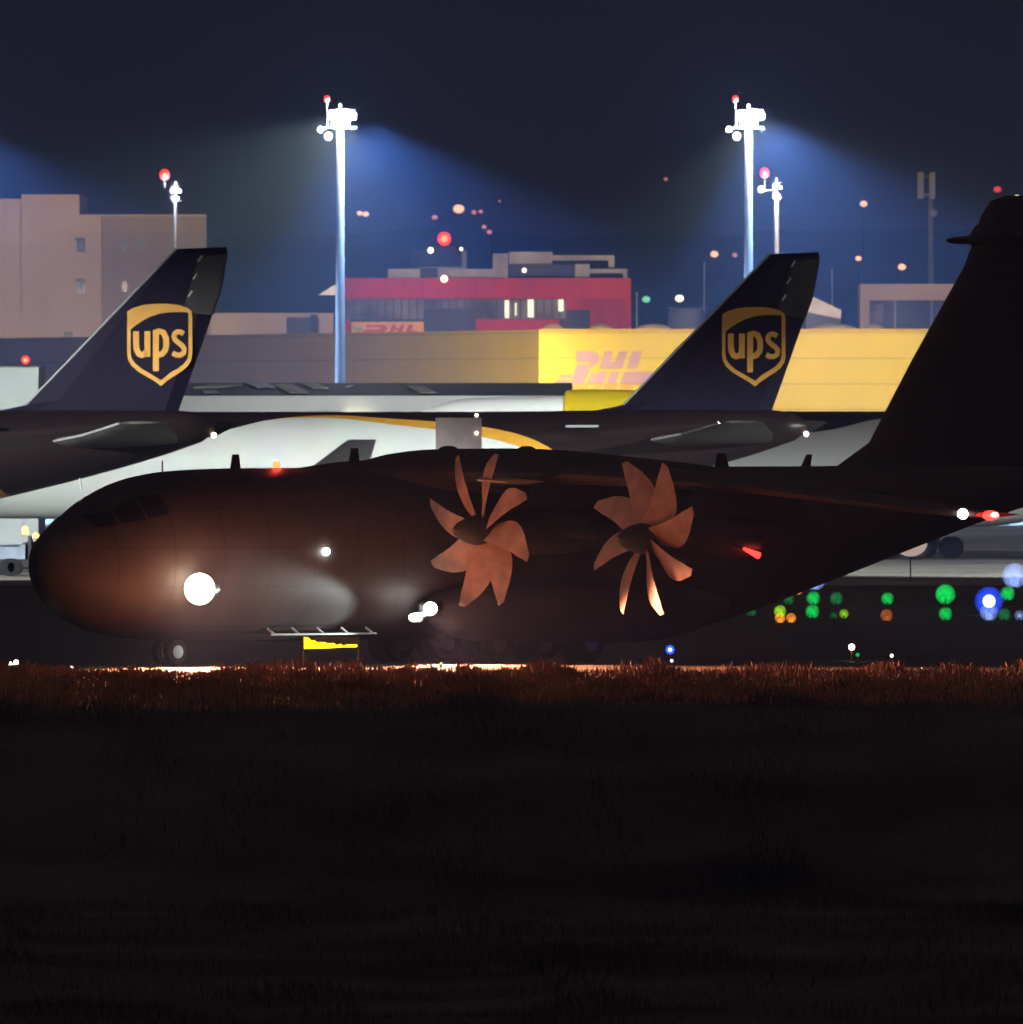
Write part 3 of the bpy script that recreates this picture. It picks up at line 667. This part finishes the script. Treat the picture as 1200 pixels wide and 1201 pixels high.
part('tent_roof', 'white', tn, False, prism([(-.9, Z(346, 1560)), (.9, Z(346, 1560)), (.9, Z(338, 1560)), (.5, Z(334, 1560))], -2, 2)); part('tent_post', 'galv', tn, False, tube((.6, 0, 0), (.6, 0, Z(346, 1560)), .1))
# red building
D = 1600
rb = thing('red_office_building', 'red clad office building with glazed strip and rooftop plant', 'building', (0, 0, 0))
part('upper_wall', 'red', rb, False, bx(402, 740, 326, 350, D, 25))
part('corner_wall', 'red', rb, False, bx(692, 740, 350.2, None, D, 25, .02), bx(664, 692, 350.2, 363, D, 25, .02))
part('lower_wall', 'red', rb, False, bx(558, 656, 374.5, None, D, 25, .02)); part('pier', 'red', rb, False, bx(402, 411, 376, None, D, 25, .03))
part('recess', 'darkclad', rb, False, bx(411, 692, 350.2, None, D, 24, 1.4))
gs = part('glazing', 'curtain', rb, False, bx(403, 558, 351, 374, D, .3, 1.05), bx(560, 664, 351, 374, D, .3, .9))
part('mullions', 'darkclad', gs, False, *[bx(405 + 9.3 * k, 406.5 + 9.3 * k, 351, 374, D, .12, .75) for k in range(28)])
for (a, b, c, d) in ((592, 597, 352, 373), (619, 626, 351, 372), (655, 661, 351, 365), (604, 606, 355, 370)):
    part('lit_window', 'e_lit', rb, False, bx(a, b, c, d, D, .1, .6))
sg_ = part('sign_panel', 'orange', rb, False, bx(412, 497, 377.5, 394, D, .3, -.5))
def sl(x0, w_, parts):
    for q in parts: part('sign_letter', 'dhlred', sg_, False, prism([(X(a, D), Z(b, D)) for a, b in q], D - .62, D - .48))
sl(0, 0, [[(430, 381), (452, 381), (455, 385), (449, 391), (424, 391), (428, 386), (446, 386), (446, 384), (429, 384)],
          [(460, 381), (465, 381), (464, 384.5), (469, 384.5), (470, 381), (475, 381), (471, 391), (466, 391), (467, 387.5), (462, 387.5), (461, 391), (456, 391)],
          [(479, 381), (485, 381), (482, 388), (490, 388), (489, 391), (475, 391)]])
part('lower_glazing', 'darkclad', rb, False, bx(497, 557, 362, None, D, 1, .1))
rp = part('roof_plant', 'plantgrey', rb, False, bx(455, 492, 315, 326, D, 5, 3), bx(514, 578, 315, 326, D, 5, 3), bx(578, 596, 297, 326, D, 6, 2.5), bx(597, 648, 295, 309, D, 6, 3), bx(648, 720, 299, 305, D, 2, 3), bx(714, 721, 299, 313, D, 2, 2.9), bx(675, 692, 309, 326, D, 4, 4), bx(692, 736, 315, 320, D, 3, 3), bx(731, 736, 318, 326, D, 3, 2.9))
part('roof_screen', 'darkclad', rb, False, bx(597, 690, 309.3, 325, D, 3, 7)); part('roof_tank', 'darkclad', rb, False, bx(493, 513, 314, 326, D, 4, 3.2))
part('roof_lamp', 'e_citywhite', rb, True, sphere(tuple(P(521, 327, D - .5)), .32), sphere(tuple(P(615, 317, D + 2)), .2))
# tower cab behind red building, with beacon
D = 1690
ct = thing('rooftop_plant_tower', 'grey tower top with red beacon behind the red building', 'tower', (X(515, D), D, 0))
part('shaft', 'plantgrey', ct, False, box(-1.8, 2.6, 0, 4, 0, Z(294, D) - .02)); part('cab', 'slate', ct, True, hprism([(-2.5, -.5), (2.0, -.6), (2.6, 2), (2.2, 4.4), (-2.2, 4.4), (-2.6, 2)], Z(313, D), Z(294, D)))
part('cab_roof', 'slate', ct, False, box(-1.0, 1.7, .5, 3, Z(294, D), Z(289, D)))
bq = part('beacon', 'e_red', ct, True, sphere((.5, -.3, Z(280, D)), .62)); part('beacon_core', 'e_redhot', bq, True, sphere((.5, -.7, Z(280, D)), .36)); part('beacon_post', 'galv', ct, False, tube((.5, 0, Z(289, D)), (.5, 0, Z(283, D)), .1))
part('white_lamp', 'e_citywhite', ct, True, sphere((-.8, -.7, Z(293.6, D)), .28), sphere((2.1, -.7, Z(292, D)), .16))
# right: small buildings
D = 1640
sb = thing('flat_roofed_building', 'small beige flat roofed building with dark glazed front at right', 'building', (0, 0, 0))
part('wall', 'beige', sb, False, bx(1009, 1020, 352, None, D, 12), bx(1009, 1180, 333, 352, D, 12, -.05)); part('glass_front', 'darkclad', sb, False, bx(1020, 1180, 352, None, D, 12, .6))
part('blind', 'curtain', sb, False, bx(1020, 1036, 357, 380, D, .3, .3)); part('window_frame', 'plantgrey', sb, False, bx(1049, 1051, 352, 385, D, .3, .3), bx(1092, 1094, 352, 385, D, .3, .3))
D = 1560
cs = thing('covered_container', 'dark container with pale sloping tarpaulin right of the middle fin', 'container', (0, 0, 0))
part('container_body', 'darkclad', cs, False, bx(945, 986, 362, None, D, 8)); part('tarpaulin', 'plantgrey', cs, False, prism([(X(950, D), Z(346, D)), (X(987, D), Z(364, D)), (X(986, D), Z(374, D)), (X(948, D), Z(366, D))], D - .3, D + 4))
tk = thing('storage_tank', 'dark grey round topped storage tank left of the middle fin', 'tank', (X(806, D), D, 0))
part('tank_body', 'darkclad', tk, True, lathe([(0, 1.65), (Z(365, D) - .2, 1.65), (Z(361, D), 1.3), (Z(359, D), .2)], (0, 2, 0), 'z', 24)); part('handrail', 'galv', tk, False, tube((-1.6, 2, Z(361, D)), (1.6, 2, Z(361, D)), .05))
# floodlights added on the hall roof to light the buildings behind it
for k, (px, tpx, en) in enumerate(((80, 90, 2.5), (420, 460, 2.1), (700, 620, 2.1), (1060, 1090, 3.5))):
    D = 1576 if k == 0 else 1472
    t = thing('added_roof_floodlight', ('first', 'second', 'third', 'fourth')[k] + ' added floodlight from the left on the yellow hall roof, aimed at buildings behind', 'floodlight', (X(px, D), D, tz - .1), 0, 'added floodlights on the hall roof')
    part('bracket', 'galv', t, False, box(-.06, .06, -.06, .06, 0, .5)); part('lamp_housing', 'galv', t, False, box(-.4, .4, -.1, .15, .4, .75)); part('lens', 'e_small', t, False, box(-.35, .35, .16, .2, .44, .71))
    spot('added_building_beam', (X(px, D), D + .6, tz + .6), (X(tpx, 1650), 1650, 19), E0 * en, 62, .3, (1, .74, .52), None, .3)
# low white terminal with slate roof and skylights
D = 1200
wh = thing('white_cargo_shed', 'long low white shed with grey roof and skylights behind the left mast', 'building', (0, 0, 0))
part('wall', 'white', wh, False, bx(205, 668, 464, None, D, 30))
def roof(bm):
    z0, z1 = Z(463.8, D), Z(449, D + 14)
    ring_loft(bm, [[(X(200, D), D - .6, z0), (X(200, D), D + 14, z1), (X(200, D), D + 30, z0)], [(X(672, D), D - .6, z0), (X(672, D), D + 14, z1), (X(672, D), D + 30, z0)]])
rf = part('roof', 'slate', wh, False, roof)
def onroof(a, b, v0, v1, sk=0):
    def f(bm):
        z0, z1 = Z(463.8, D), Z(449, D + 14); g = lambda v: (D - .6 + 14.6 * v, z0 + (z1 - z0) * v + .06)
        q = [(X(a, D), *g(v0)), (X(b, D), *g(v0)), (X(b - sk, D), *g(v1)), (X(a - sk, D), *g(v1))]
        ring_loft(bm, [q, [(x, y, z + .08) for x, y, z in q]])
    return f
for (a, b, v0, v1, sk) in ((340, 362, .1, .75, 22), (366, 384, .45, .9, 18), (225, 262, .5, .7, -20), (300, 322, .5, .95, 18), (404, 412, .55, .7, -4), (493, 512, .1, .6, 16), (240, 256, .1, .3, 4)):
    part('skylight', 'bluegrey' if a in (300, 240) else 'plantgrey', rf, False, onroof(a, b, v0, v1, sk))
part('wall_lamp', 'e_citywhite', wh, True, sphere((X(413, D), D - .4, Z(486.5, D)), .22, 2.4, 1, .8), sphere((X(428, D), D - .4, Z(487, D)), .2, 2.6, 1, .8), sphere((X(366, D), D - .4, Z(487.5, D)), .1))
# white and yellow freighter nose-on beside the shed
D = 1130
dq = thing('white_yellow_aircraft', 'white aircraft with yellow rear fuselage in front of the yellow hall', 'airplane', (X(480, D), D, 0), rad(-3))
fz = lambda y: Z(y, D)
s2 = [(0, 7.7, 7.5, .05), (.3, 8.0, 6.9, .6), (1.5, 8.35, 5.9, 1.3), (3, 8.75, 5.2, 1.8), (5, 8.9, 5.0, 2.0), (9.8, 9.0, 4.9, 2.0)]
part('fuselage', 'white', dq, True, fuselage(s2, 40, 36)); bm = bmesh.new()
s3 = [(0, 9.0, 4.9, 2.0), (.1, 9.35, 4.85, 2.05), (3.2, 9.4, 5.1, 1.95), (6, 9.3, 6.2, 1.4), (8.5, 9.2, 7.6, .5)]
fuselage(s3, 24, 36)(bm); bmesh.ops.translate(bm, vec=(9.8, 0, 0), verts=bm.verts); obj('rear_fuselage', bm, M['yellow'], dq, True)
part('tail_fin', 'yellow', dq, True, surface([(14.3, 3.6, 9.1, 0, .09), (17.0, 1.8, 12.2, 0, .09)], True))
for sg in (-1, 1):
    part('wing', 'greywing', dq, True, surface([(5, 3.2, sg*1.6, 5.8, .12), (8.5, 1.2, sg*11, 6.1, .1)]))
    part('tailplane', 'yellow', dq, True, surface([(15.4, 1.8, sg*.4, 8.6, .1), (16.8, .9, sg*3.4, 8.8, .1)]))
    part('gear_leg', 'steel', dq, False, tube((8, sg*1.6, 5.2), (8, sg*2.2, .5), .15), tube((8, sg*2.1, .5), (8, sg*2.5, .5), .5, n=16))
part('nose_gear', 'steel', dq, False, tube((2, 0, 5.6), (2, 0, .4), .12), tube((2, -.25, .42), (2, .25, .42), .4, n=16))
part('cockpit_window', 'glass', dq, False, box(1.5, 2.2, -1.35, -1.0, 7.7, 8.0))
# white box building with red light, far left
D = 1080
wb = thing('white_service_building', 'plain white flat topped building with a red roof lamp, left edge', 'building', (0, 0, 0))
part('wall', 'palewall', wb, False, bx(-90, 45, 431, None, D, 16)); part('roof_edge', 'galv', wb, False, bx(-92, 46, 429.8, 431, D, 16.4, -.2))
part('lamp_post', 'galv', wb, False, tube(tuple(P(30, 430, D + .4)), tuple(P(30, 425, D + .4)), .06, n=8)); part('red_lamp', 'e_red', wb, True, sphere(tuple(P(30, 422, D + .2)), .24)); part('red_core', 'e_redhot', wb, True, sphere(tuple(P(30, 422.5, D - .05)), .13))
# made-up lift truck standing in for the pinkish exhaust shimmer
D = 898
ctk = thing('exhaust_smear_truck', 'made-up box lift truck in place of the pinkish exhaust shimmer', 'truck', (X(538, D), D, 0))
part('lift_body', mat('pinkish_smear_panel', (.75, .62, .62), .6), ctk, False, box(-1.15, 1.15, -1.2, 1.4, Z(527, D) - 1.2, Z(490, D)))
part('scissor_lift', 'galv', ctk, False, tube((-1, -1, 1.1), (1, -1, Z(527, D) - 1.2), .1), tube((1, -1, 1.1), (-1, -1, Z(527, D) - 1.2), .1), tube((-1, 1.2, 1.1), (1, 1.2, Z(527, D) - 1.2), .1), tube((1, 1.2, 1.1), (-1, 1.2, Z(527, D) - 1.2), .1))
part('chassis', 'mildark', ctk, False, box(-3.4, 1.6, -1.2, 1.3, .55, 1.1)); part('cab', 'white', ctk, False, box(-3.5, -1.8, -1.15, 1.25, 1.1, 2.7)); part('windscreen', 'glass', ctk, False, box(-3.53, -3.4, -1, 1.1, 1.8, 2.5))
for a in (-2.6, .9): part('wheel', 'tyre', ctk, True, lathe([(-.15, .3), (-.14, .5), (.14, .5), (.15, .3)], (a, -1.1, .52), 'y', 18)); part('wheel', 'tyre', ctk, True, lathe([(-.15, .3), (-.14, .5), (.14, .5), (.15, .3)], (a, 1.2, .52), 'y', 18))
part('roof_lamp', 'e_spark', ctk, True, sphere((.9, -1.1, Z(487, D)), .1), sphere((.9, -1.25, Z(508, D)), .09))

# ------------------------------------------------------------------ apron vehicles at left
def truck(px, D, label, m, L, H, amber, box_m):
    t = thing('service_truck', label, 'truck', (X(px, D), D, 0), 0, 'service vehicles under the left freighter')
    part('chassis', 'mildark', t, False, box(0, L, -1.1, 1.1, .45, .85))
    part('cab', m, t, False, prism([(0, .86), (1.7, .86), (1.7, H * .8), (.5, H * .8), (.05, 1.6)], -1.1, 1.1))
    part('cab_window', 'glass', t, False, prism([(.25, 1.55), (1.4, 1.55), (1.4, H*.74), (.6, H * .74)], -1.12, -1.05))
    part('load_body', box_m, t, False, box(1.85, L, -1.15, 1.15, .86, H))
    part('bumper', 'white', t, False, box(L - .1, L + .05, -1.15, 1.1, .6, .8))
    for a in (.9, L - .9): part('wheel', 'tyre', t, True, lathe([(-.13, .28), (-.12, .45), (.12, .45), (.13, .28)], (a, -1.0, .46), 'y', 16)); part('wheel', 'tyre', t, True, lathe([(-.13, .28), (-.12, .45), (.12, .45), (.13, .28)], (a, 1.0, .46), 'y', 16))
    if amber:
        part('amber_beacon', 'e_amber', t, True, sphere((amber, -.9, H + .16), .17)); part('beacon_base', 'mildark', t, False, tube((amber, -.9, H), (amber, -.9, H + .06), .14))
    return t
truck(-18, 893, 'blue-grey panel truck at the left edge of the apron', 'bluegrey', 1.85 + .1, 1.5, None, 'bluegrey')
truck(2, 890, 'blue-grey service truck with white bumper and dark load box', 'bluegrey', 3.9 - 2.2, 1.3, None, 'mildark') if False else None
truck(-10, 888, 'blue-grey service truck with dark load box and amber beacon', 'bluegrey', 1.9 + .1, 2.0, 1.7, 'slate')
truck(24, 890, 'dark box truck with amber beacon below the white freighter belly', 'slate', 3.4, 2.15, .25, 'plantgrey')
truck(38, 900, 'pale truck with amber beacon partly hidden by the dark nose', 'white', 3.2, 1.75, .2, 'white')

# ------------------------------------------------------------------ airfield lights
def small_light(px, py, D, m, r, label, name='taxiway_light', cat='airfield light', group='small airfield lights along the taxiway', z=None, stem=True):
    zz = Z(py, D)
    gz = 0 if D > 583 else near_z(X(px, D), D)
    t = thing(name, label, cat, (X(px, D), D, gz), 0, group); zz -= gz
    if zz < r: zz = r * 1.05
    part('base', 'mildark', t, True, tube((0, 0, 0), (0, 0, min(.05, zz * .5)), r * .9 + .03, n=12))
    if zz - r > .05: part('stem', 'ochre' if D < 700 else 'mildark', t, False, tube((0, 0, .03), (0, 0, zz - r * .7), .025 if D < 700 else .04, n=8))
    part('lens', m, t, True, sphere((0, 0, zz), r, 1, 1, 1))
    return t
for a in (
    (12, 779, 588, 'e_small', .075, 'left one of the pair of white lights at the left edge'),
    (19, 779, 588.5, 'e_small', .10, 'brighter right one of the pair of white lights at the left edge'),
    (84, 783, 581, 'e_spark', .055, 'lone white ground light between the left pair and the landing light'),
    (437, 785, 579, 'e_spark', .04, 'first tiny white light below the yellow sign\'s right side'),
    (478, 786, 578, 'e_spark', .055, 'tiny white light below the pair of white taxi lamps'),
    (517, 780, 586, 'e_green', .075, 'small green light at the grass edge right of the taxi lamps'),
    (520, 786, 578, 'e_spark', .055, 'white light directly under the small green light'),
    (530, 781, 583, 'e_spark', .05, 'white light just right of the small green light'),
    (773, 775, 590, 'e_orange', .055, 'tiny orange light below the blue taxiway light'),
    (788, 775, 590, 'e_spark', .05, 'tiny white light below the blue taxiway light'),
    (999, 759, 600, 'e_small', .11, 'bright white star-like light right of centre on the taxiway'),
    (1006, 768, 597, 'e_green', .065, 'small green light below the bright white one'),
    (1046, 769, 597, 'e_spark', .06, 'small white light right of the green light near the tail'),
    (1081, 786, 579, 'e_spark', .06, 'white light in the grass at right')):
    small_light(*a)
bl = small_light(786, 762, 598, 'e_blue', .15, 'blue taxiway edge light below the right propeller'); part('core', 'e_bluewhite', bl, True, sphere((0, -.11, Z(762, 598)), .075))
point('blue_glow', (X(786, 597), 597, .45), .8, (.05, .1, 1), None, .1)
G2 = 'out-of-focus coloured taxiway lights beyond the tail'
def far_light(px, py, D, m, r, label, rim=None):
    t = small_light(px, py, D, m, r * .42, label, group=G2)
    k = M[m].node_tree.nodes['Principled BSDF'].inputs['Emission Strength'].default_value
    part('blur_glow', globe(m, k / r * .55), t, True, sphere((0, 0, max(Z(py, D), r * 1.1)), r * 1.08, 1, 1, 1, 20))
    return t
for a in (
    (881, 717, 720, 'e_greendim', .20, 'faint green light farthest left under the rear fuselage'),
    (915, 717, 715, 'e_lime', .24, 'yellow-green light above the pair of orange lights'),
    (915, 731, 700, 'e_orange', .20, 'left one of the pair of orange lights'),
    (928, 729, 701, 'e_orange', .19, 'right one of the pair of orange lights'),
    (925, 703, 760, 'e_greendim', .22, 'dim green light up left of the green column'),
    (953, 718, 715, 'e_green', .27, 'lower green light of the column under the pale blue light'),
    (954, 703, 762, 'e_green', .28, 'upper green light of the column under the pale blue light'),
    (955, 685, 820, 'e_skyblue', .52, 'large pale blue light touching the rear fuselage line'),
    (935, 690, 800, 'e_orange', .28, 'orange light left of the large pale blue light'),
    (981, 703, 762, 'e_greendim', .27, 'dim green light right of the green column'),
    (978, 722, 705, 'e_greendim', .14, 'small dim green light beside the lime light'),
    (990, 720, 712, 'e_lime', .18, 'lime yellow light right of the small dim green one'),
    (1041, 703, 762, 'e_green', .26, 'lone round green light above the brown orange one'),
    (1040, 725, 705, 'e_brown', .24, 'brownish orange light below the lone green light'),
    (1109, 697, 750, 'e_green', .40, 'large green light above a smaller green one at right'),
    (1109, 721, 708, 'e_green', .26, 'smaller green light under the large green one at right'),
    (1182, 698, 778, 'e_green', .30, 'green light between the two big blue lights'),
    (1178, 722, 707, 'e_greendim', .24, 'dim green light right of the blue reflection'),
    (1190, 682, 830, 'e_skyblue', .55, 'pale blue light cut by the right edge'),
    (1196, 722, 707, 'e_skyblue', .20, 'small blue light at the right edge'),
    (1160, 723, 706, 'e_skyblue', .34, 'low blue-white light under the brightest blue one')):
    far_light(*a)
t = small_light(1160, 705, 728, 'e_bluerim', .2, 'brightest large blue and white light at right', group=G2)
part('blur_glow', globe('e_blue', 1.1), t, True, sphere((0, 0, Z(705, 728)), .6, 1, 1, 1, 20)); part('bright_core', 'e_bluewhite', t, True, sphere((0, -.22, Z(705, 728)), .27))
t = thing('parked_ball_lamp', 'pale rosy round lamp on a stand below the red wingtip light', 'lamp', (X(1068, 860), 860, 0)); part('stand', 'mildark', t, False, tube((0, 0, 0), (0, 0, Z(640, 860)), .03)); part('globe', glow('rosy_globe', (.75, .55, .48), .7), t, True, sphere((0, 0, Z(637, 860)), .72, 1.15, 1, .9))

# guidance sign in front of the belly
D = 587.5
gs = thing('guidance_sign', 'small backlit yellow and black taxiway guidance sign below the fuselage', 'sign', (X(388, D), D, 0))
part('sign_box', 'black', gs, False, box(-.93, .93, 0, .2, .55, .98)); part('sign_leg', 'steel', gs, False, tube((-.9, .12, 0), (-.9, .12, .56), .025), tube((.9, .12, 0), (.9, .12, .56), .025))
part('yellow_mark', 'e_sign', gs, False, prism([(-.88, .58), (-.88, .97), (-.74, .95), (-.62, .84), (-.55, .87), (-.46, .80), (-.2, .80), (-.1, .76), (.1, .77), (.2, .70), (.32, .75), (.42, .68), (.5, .72), (.84, .73), (.88, .68), (.84, .63), (.4, .63), (.2, .62), (0, .6)], -.012, .002))
point('sign_glow', (X(388, D), D - .9, .45), 2.5, (1, .62, .05), None, .3)

# ------------------------------------------------------------------ city lamps on the hill, antenna mast
def hill_lamp(px, py, m, r, label, pole=7.0, group='street lamps on the dark hill'):
    best = None
    for k in range(260):
        D = 1800 + 4 * k; e = abs(hill_z(X(px, D), D) + pole - Z(py, D))
        if best is None or e < best[0]: best = (e, D)
    D = best[1]; gz = hill_z(X(px, D), D); t = thing('street_lamp', label, 'street lamp', (X(px, D), D, gz - .1), 0, group); h = Z(py, D) - gz + .1
    part('pole', 'mildark', t, False, tube((0, 0, 0), (0, 0, h), .07, .04, 8)); part('lamp_head', m, t, True, sphere((0, -.1, h), r * .8, 1.3, 1, 1))
for a in ((422, 250, 'e_city', .38, 'sodium street lamp on hill just right of the tall left mast'), (429, 251, 'e_city', .42, 'second of two adjoining sodium lamps right of the left mast'),
          (538, 245, 'e_city', .75, 'largest sodium lamp above the red beacon'), (510, 255, 'e_citypink', .4, 'pinkish lamp left of the largest sodium lamp'),
          (556, 249, 'e_citypink', .35, 'faint lamp right of the largest sodium lamp'), (564, 248, 'e_citypink', .3, 'faint lamp at the end of the upper row'),
          (568, 266, 'e_citypink', .32, 'faint slanting lamp below the upper row'), (574, 272, 'e_citypink', .35, 'faint lamp lowest of the hill cluster'),
          (586, 236, 'e_citypink', .2, 'tiny lamp highest right of the hill cluster'),
          (838, 298, 'e_city', .5, 'sodium lamp left of the second tall mast'), (862, 299, 'e_citypink', .35, 'faint lamp touching the second tall mast'),
          (1013, 239, 'e_city', .5, 'sodium lamp left of the antenna mast'), (1007, 303, 'e_city', .4, 'lamp above the small flat roofed building\'s left corner'),
          (1058, 313, 'e_city', .5, 'pale lamp above the small flat roofed building'), (758, 351, 'e_citygreen', .5, 'greenish lamp right of the red building'),
          (797, 350, 'e_citywhite', .5, 'bright pale lamp above the storage tank')):
    hill_lamp(*a, pole=7.0 if a[1] < 290 else 4.5)
hill_lamp(781, 210, 'e_citypink', .3, 'tiny red lamp on a slim pole high above the red building', 9); hill_lamp(1170, 222, 'e_reddim', .5, 'red lamp just above the military tail', 9); hill_lamp(1193, 232, 'e_citywhite', .42, 'yellow-white lamp at the right edge above the military tail', 9)
D = 1800
am = thing('antenna_mast', 'slender antenna mast with pale panels right of the slim lit mast', 'antenna', (X(1092, D), D, 0))
part('lattice_pole', 'plantgrey', am, False, tube((0, 0, 0), (0, 0, Z(205, D)), .35, .25, 8)); part('antenna_panel', 'white', am, False, box(-1.35, -.75, -.5, -.2, Z(233, D), Z(202, D)), box(-.1, .4, -.6, -.3, Z(233, D), Z(202, D)))
part('cross_arm', 'plantgrey', am, False, box(-1.3, .4, -.2, -.1, Z(230, D), Z(227, D)), box(-1.3, .4, -.2, -.1, Z(208, D), Z(206, D))); part('dish', 'white', am, True, sphere((.25, -.4, Z(250, D)), .4))
for (px, y0, D, lb) in ((747, 345, 1560, 'thin dark pole at the right corner of the red building'), (826, 310, 1580, 'thin grey pole between tank and second mast'), (976, 318, 1570, 'thin pole behind the covered container')):
    t = thing('pole', lb, 'pole', (X(px, D), D, 0), 0, 'thin poles in front of the hill'); part('shaft', 'galv', t, False, tube((0, 0, 0), (0, 0, Z(y0, D)), .09, .07, 8)); part('cap', 'galv', t, False, tube((0, 0, Z(y0, D)), (0, 0, Z(y0, D) + .15), .12, n=8))
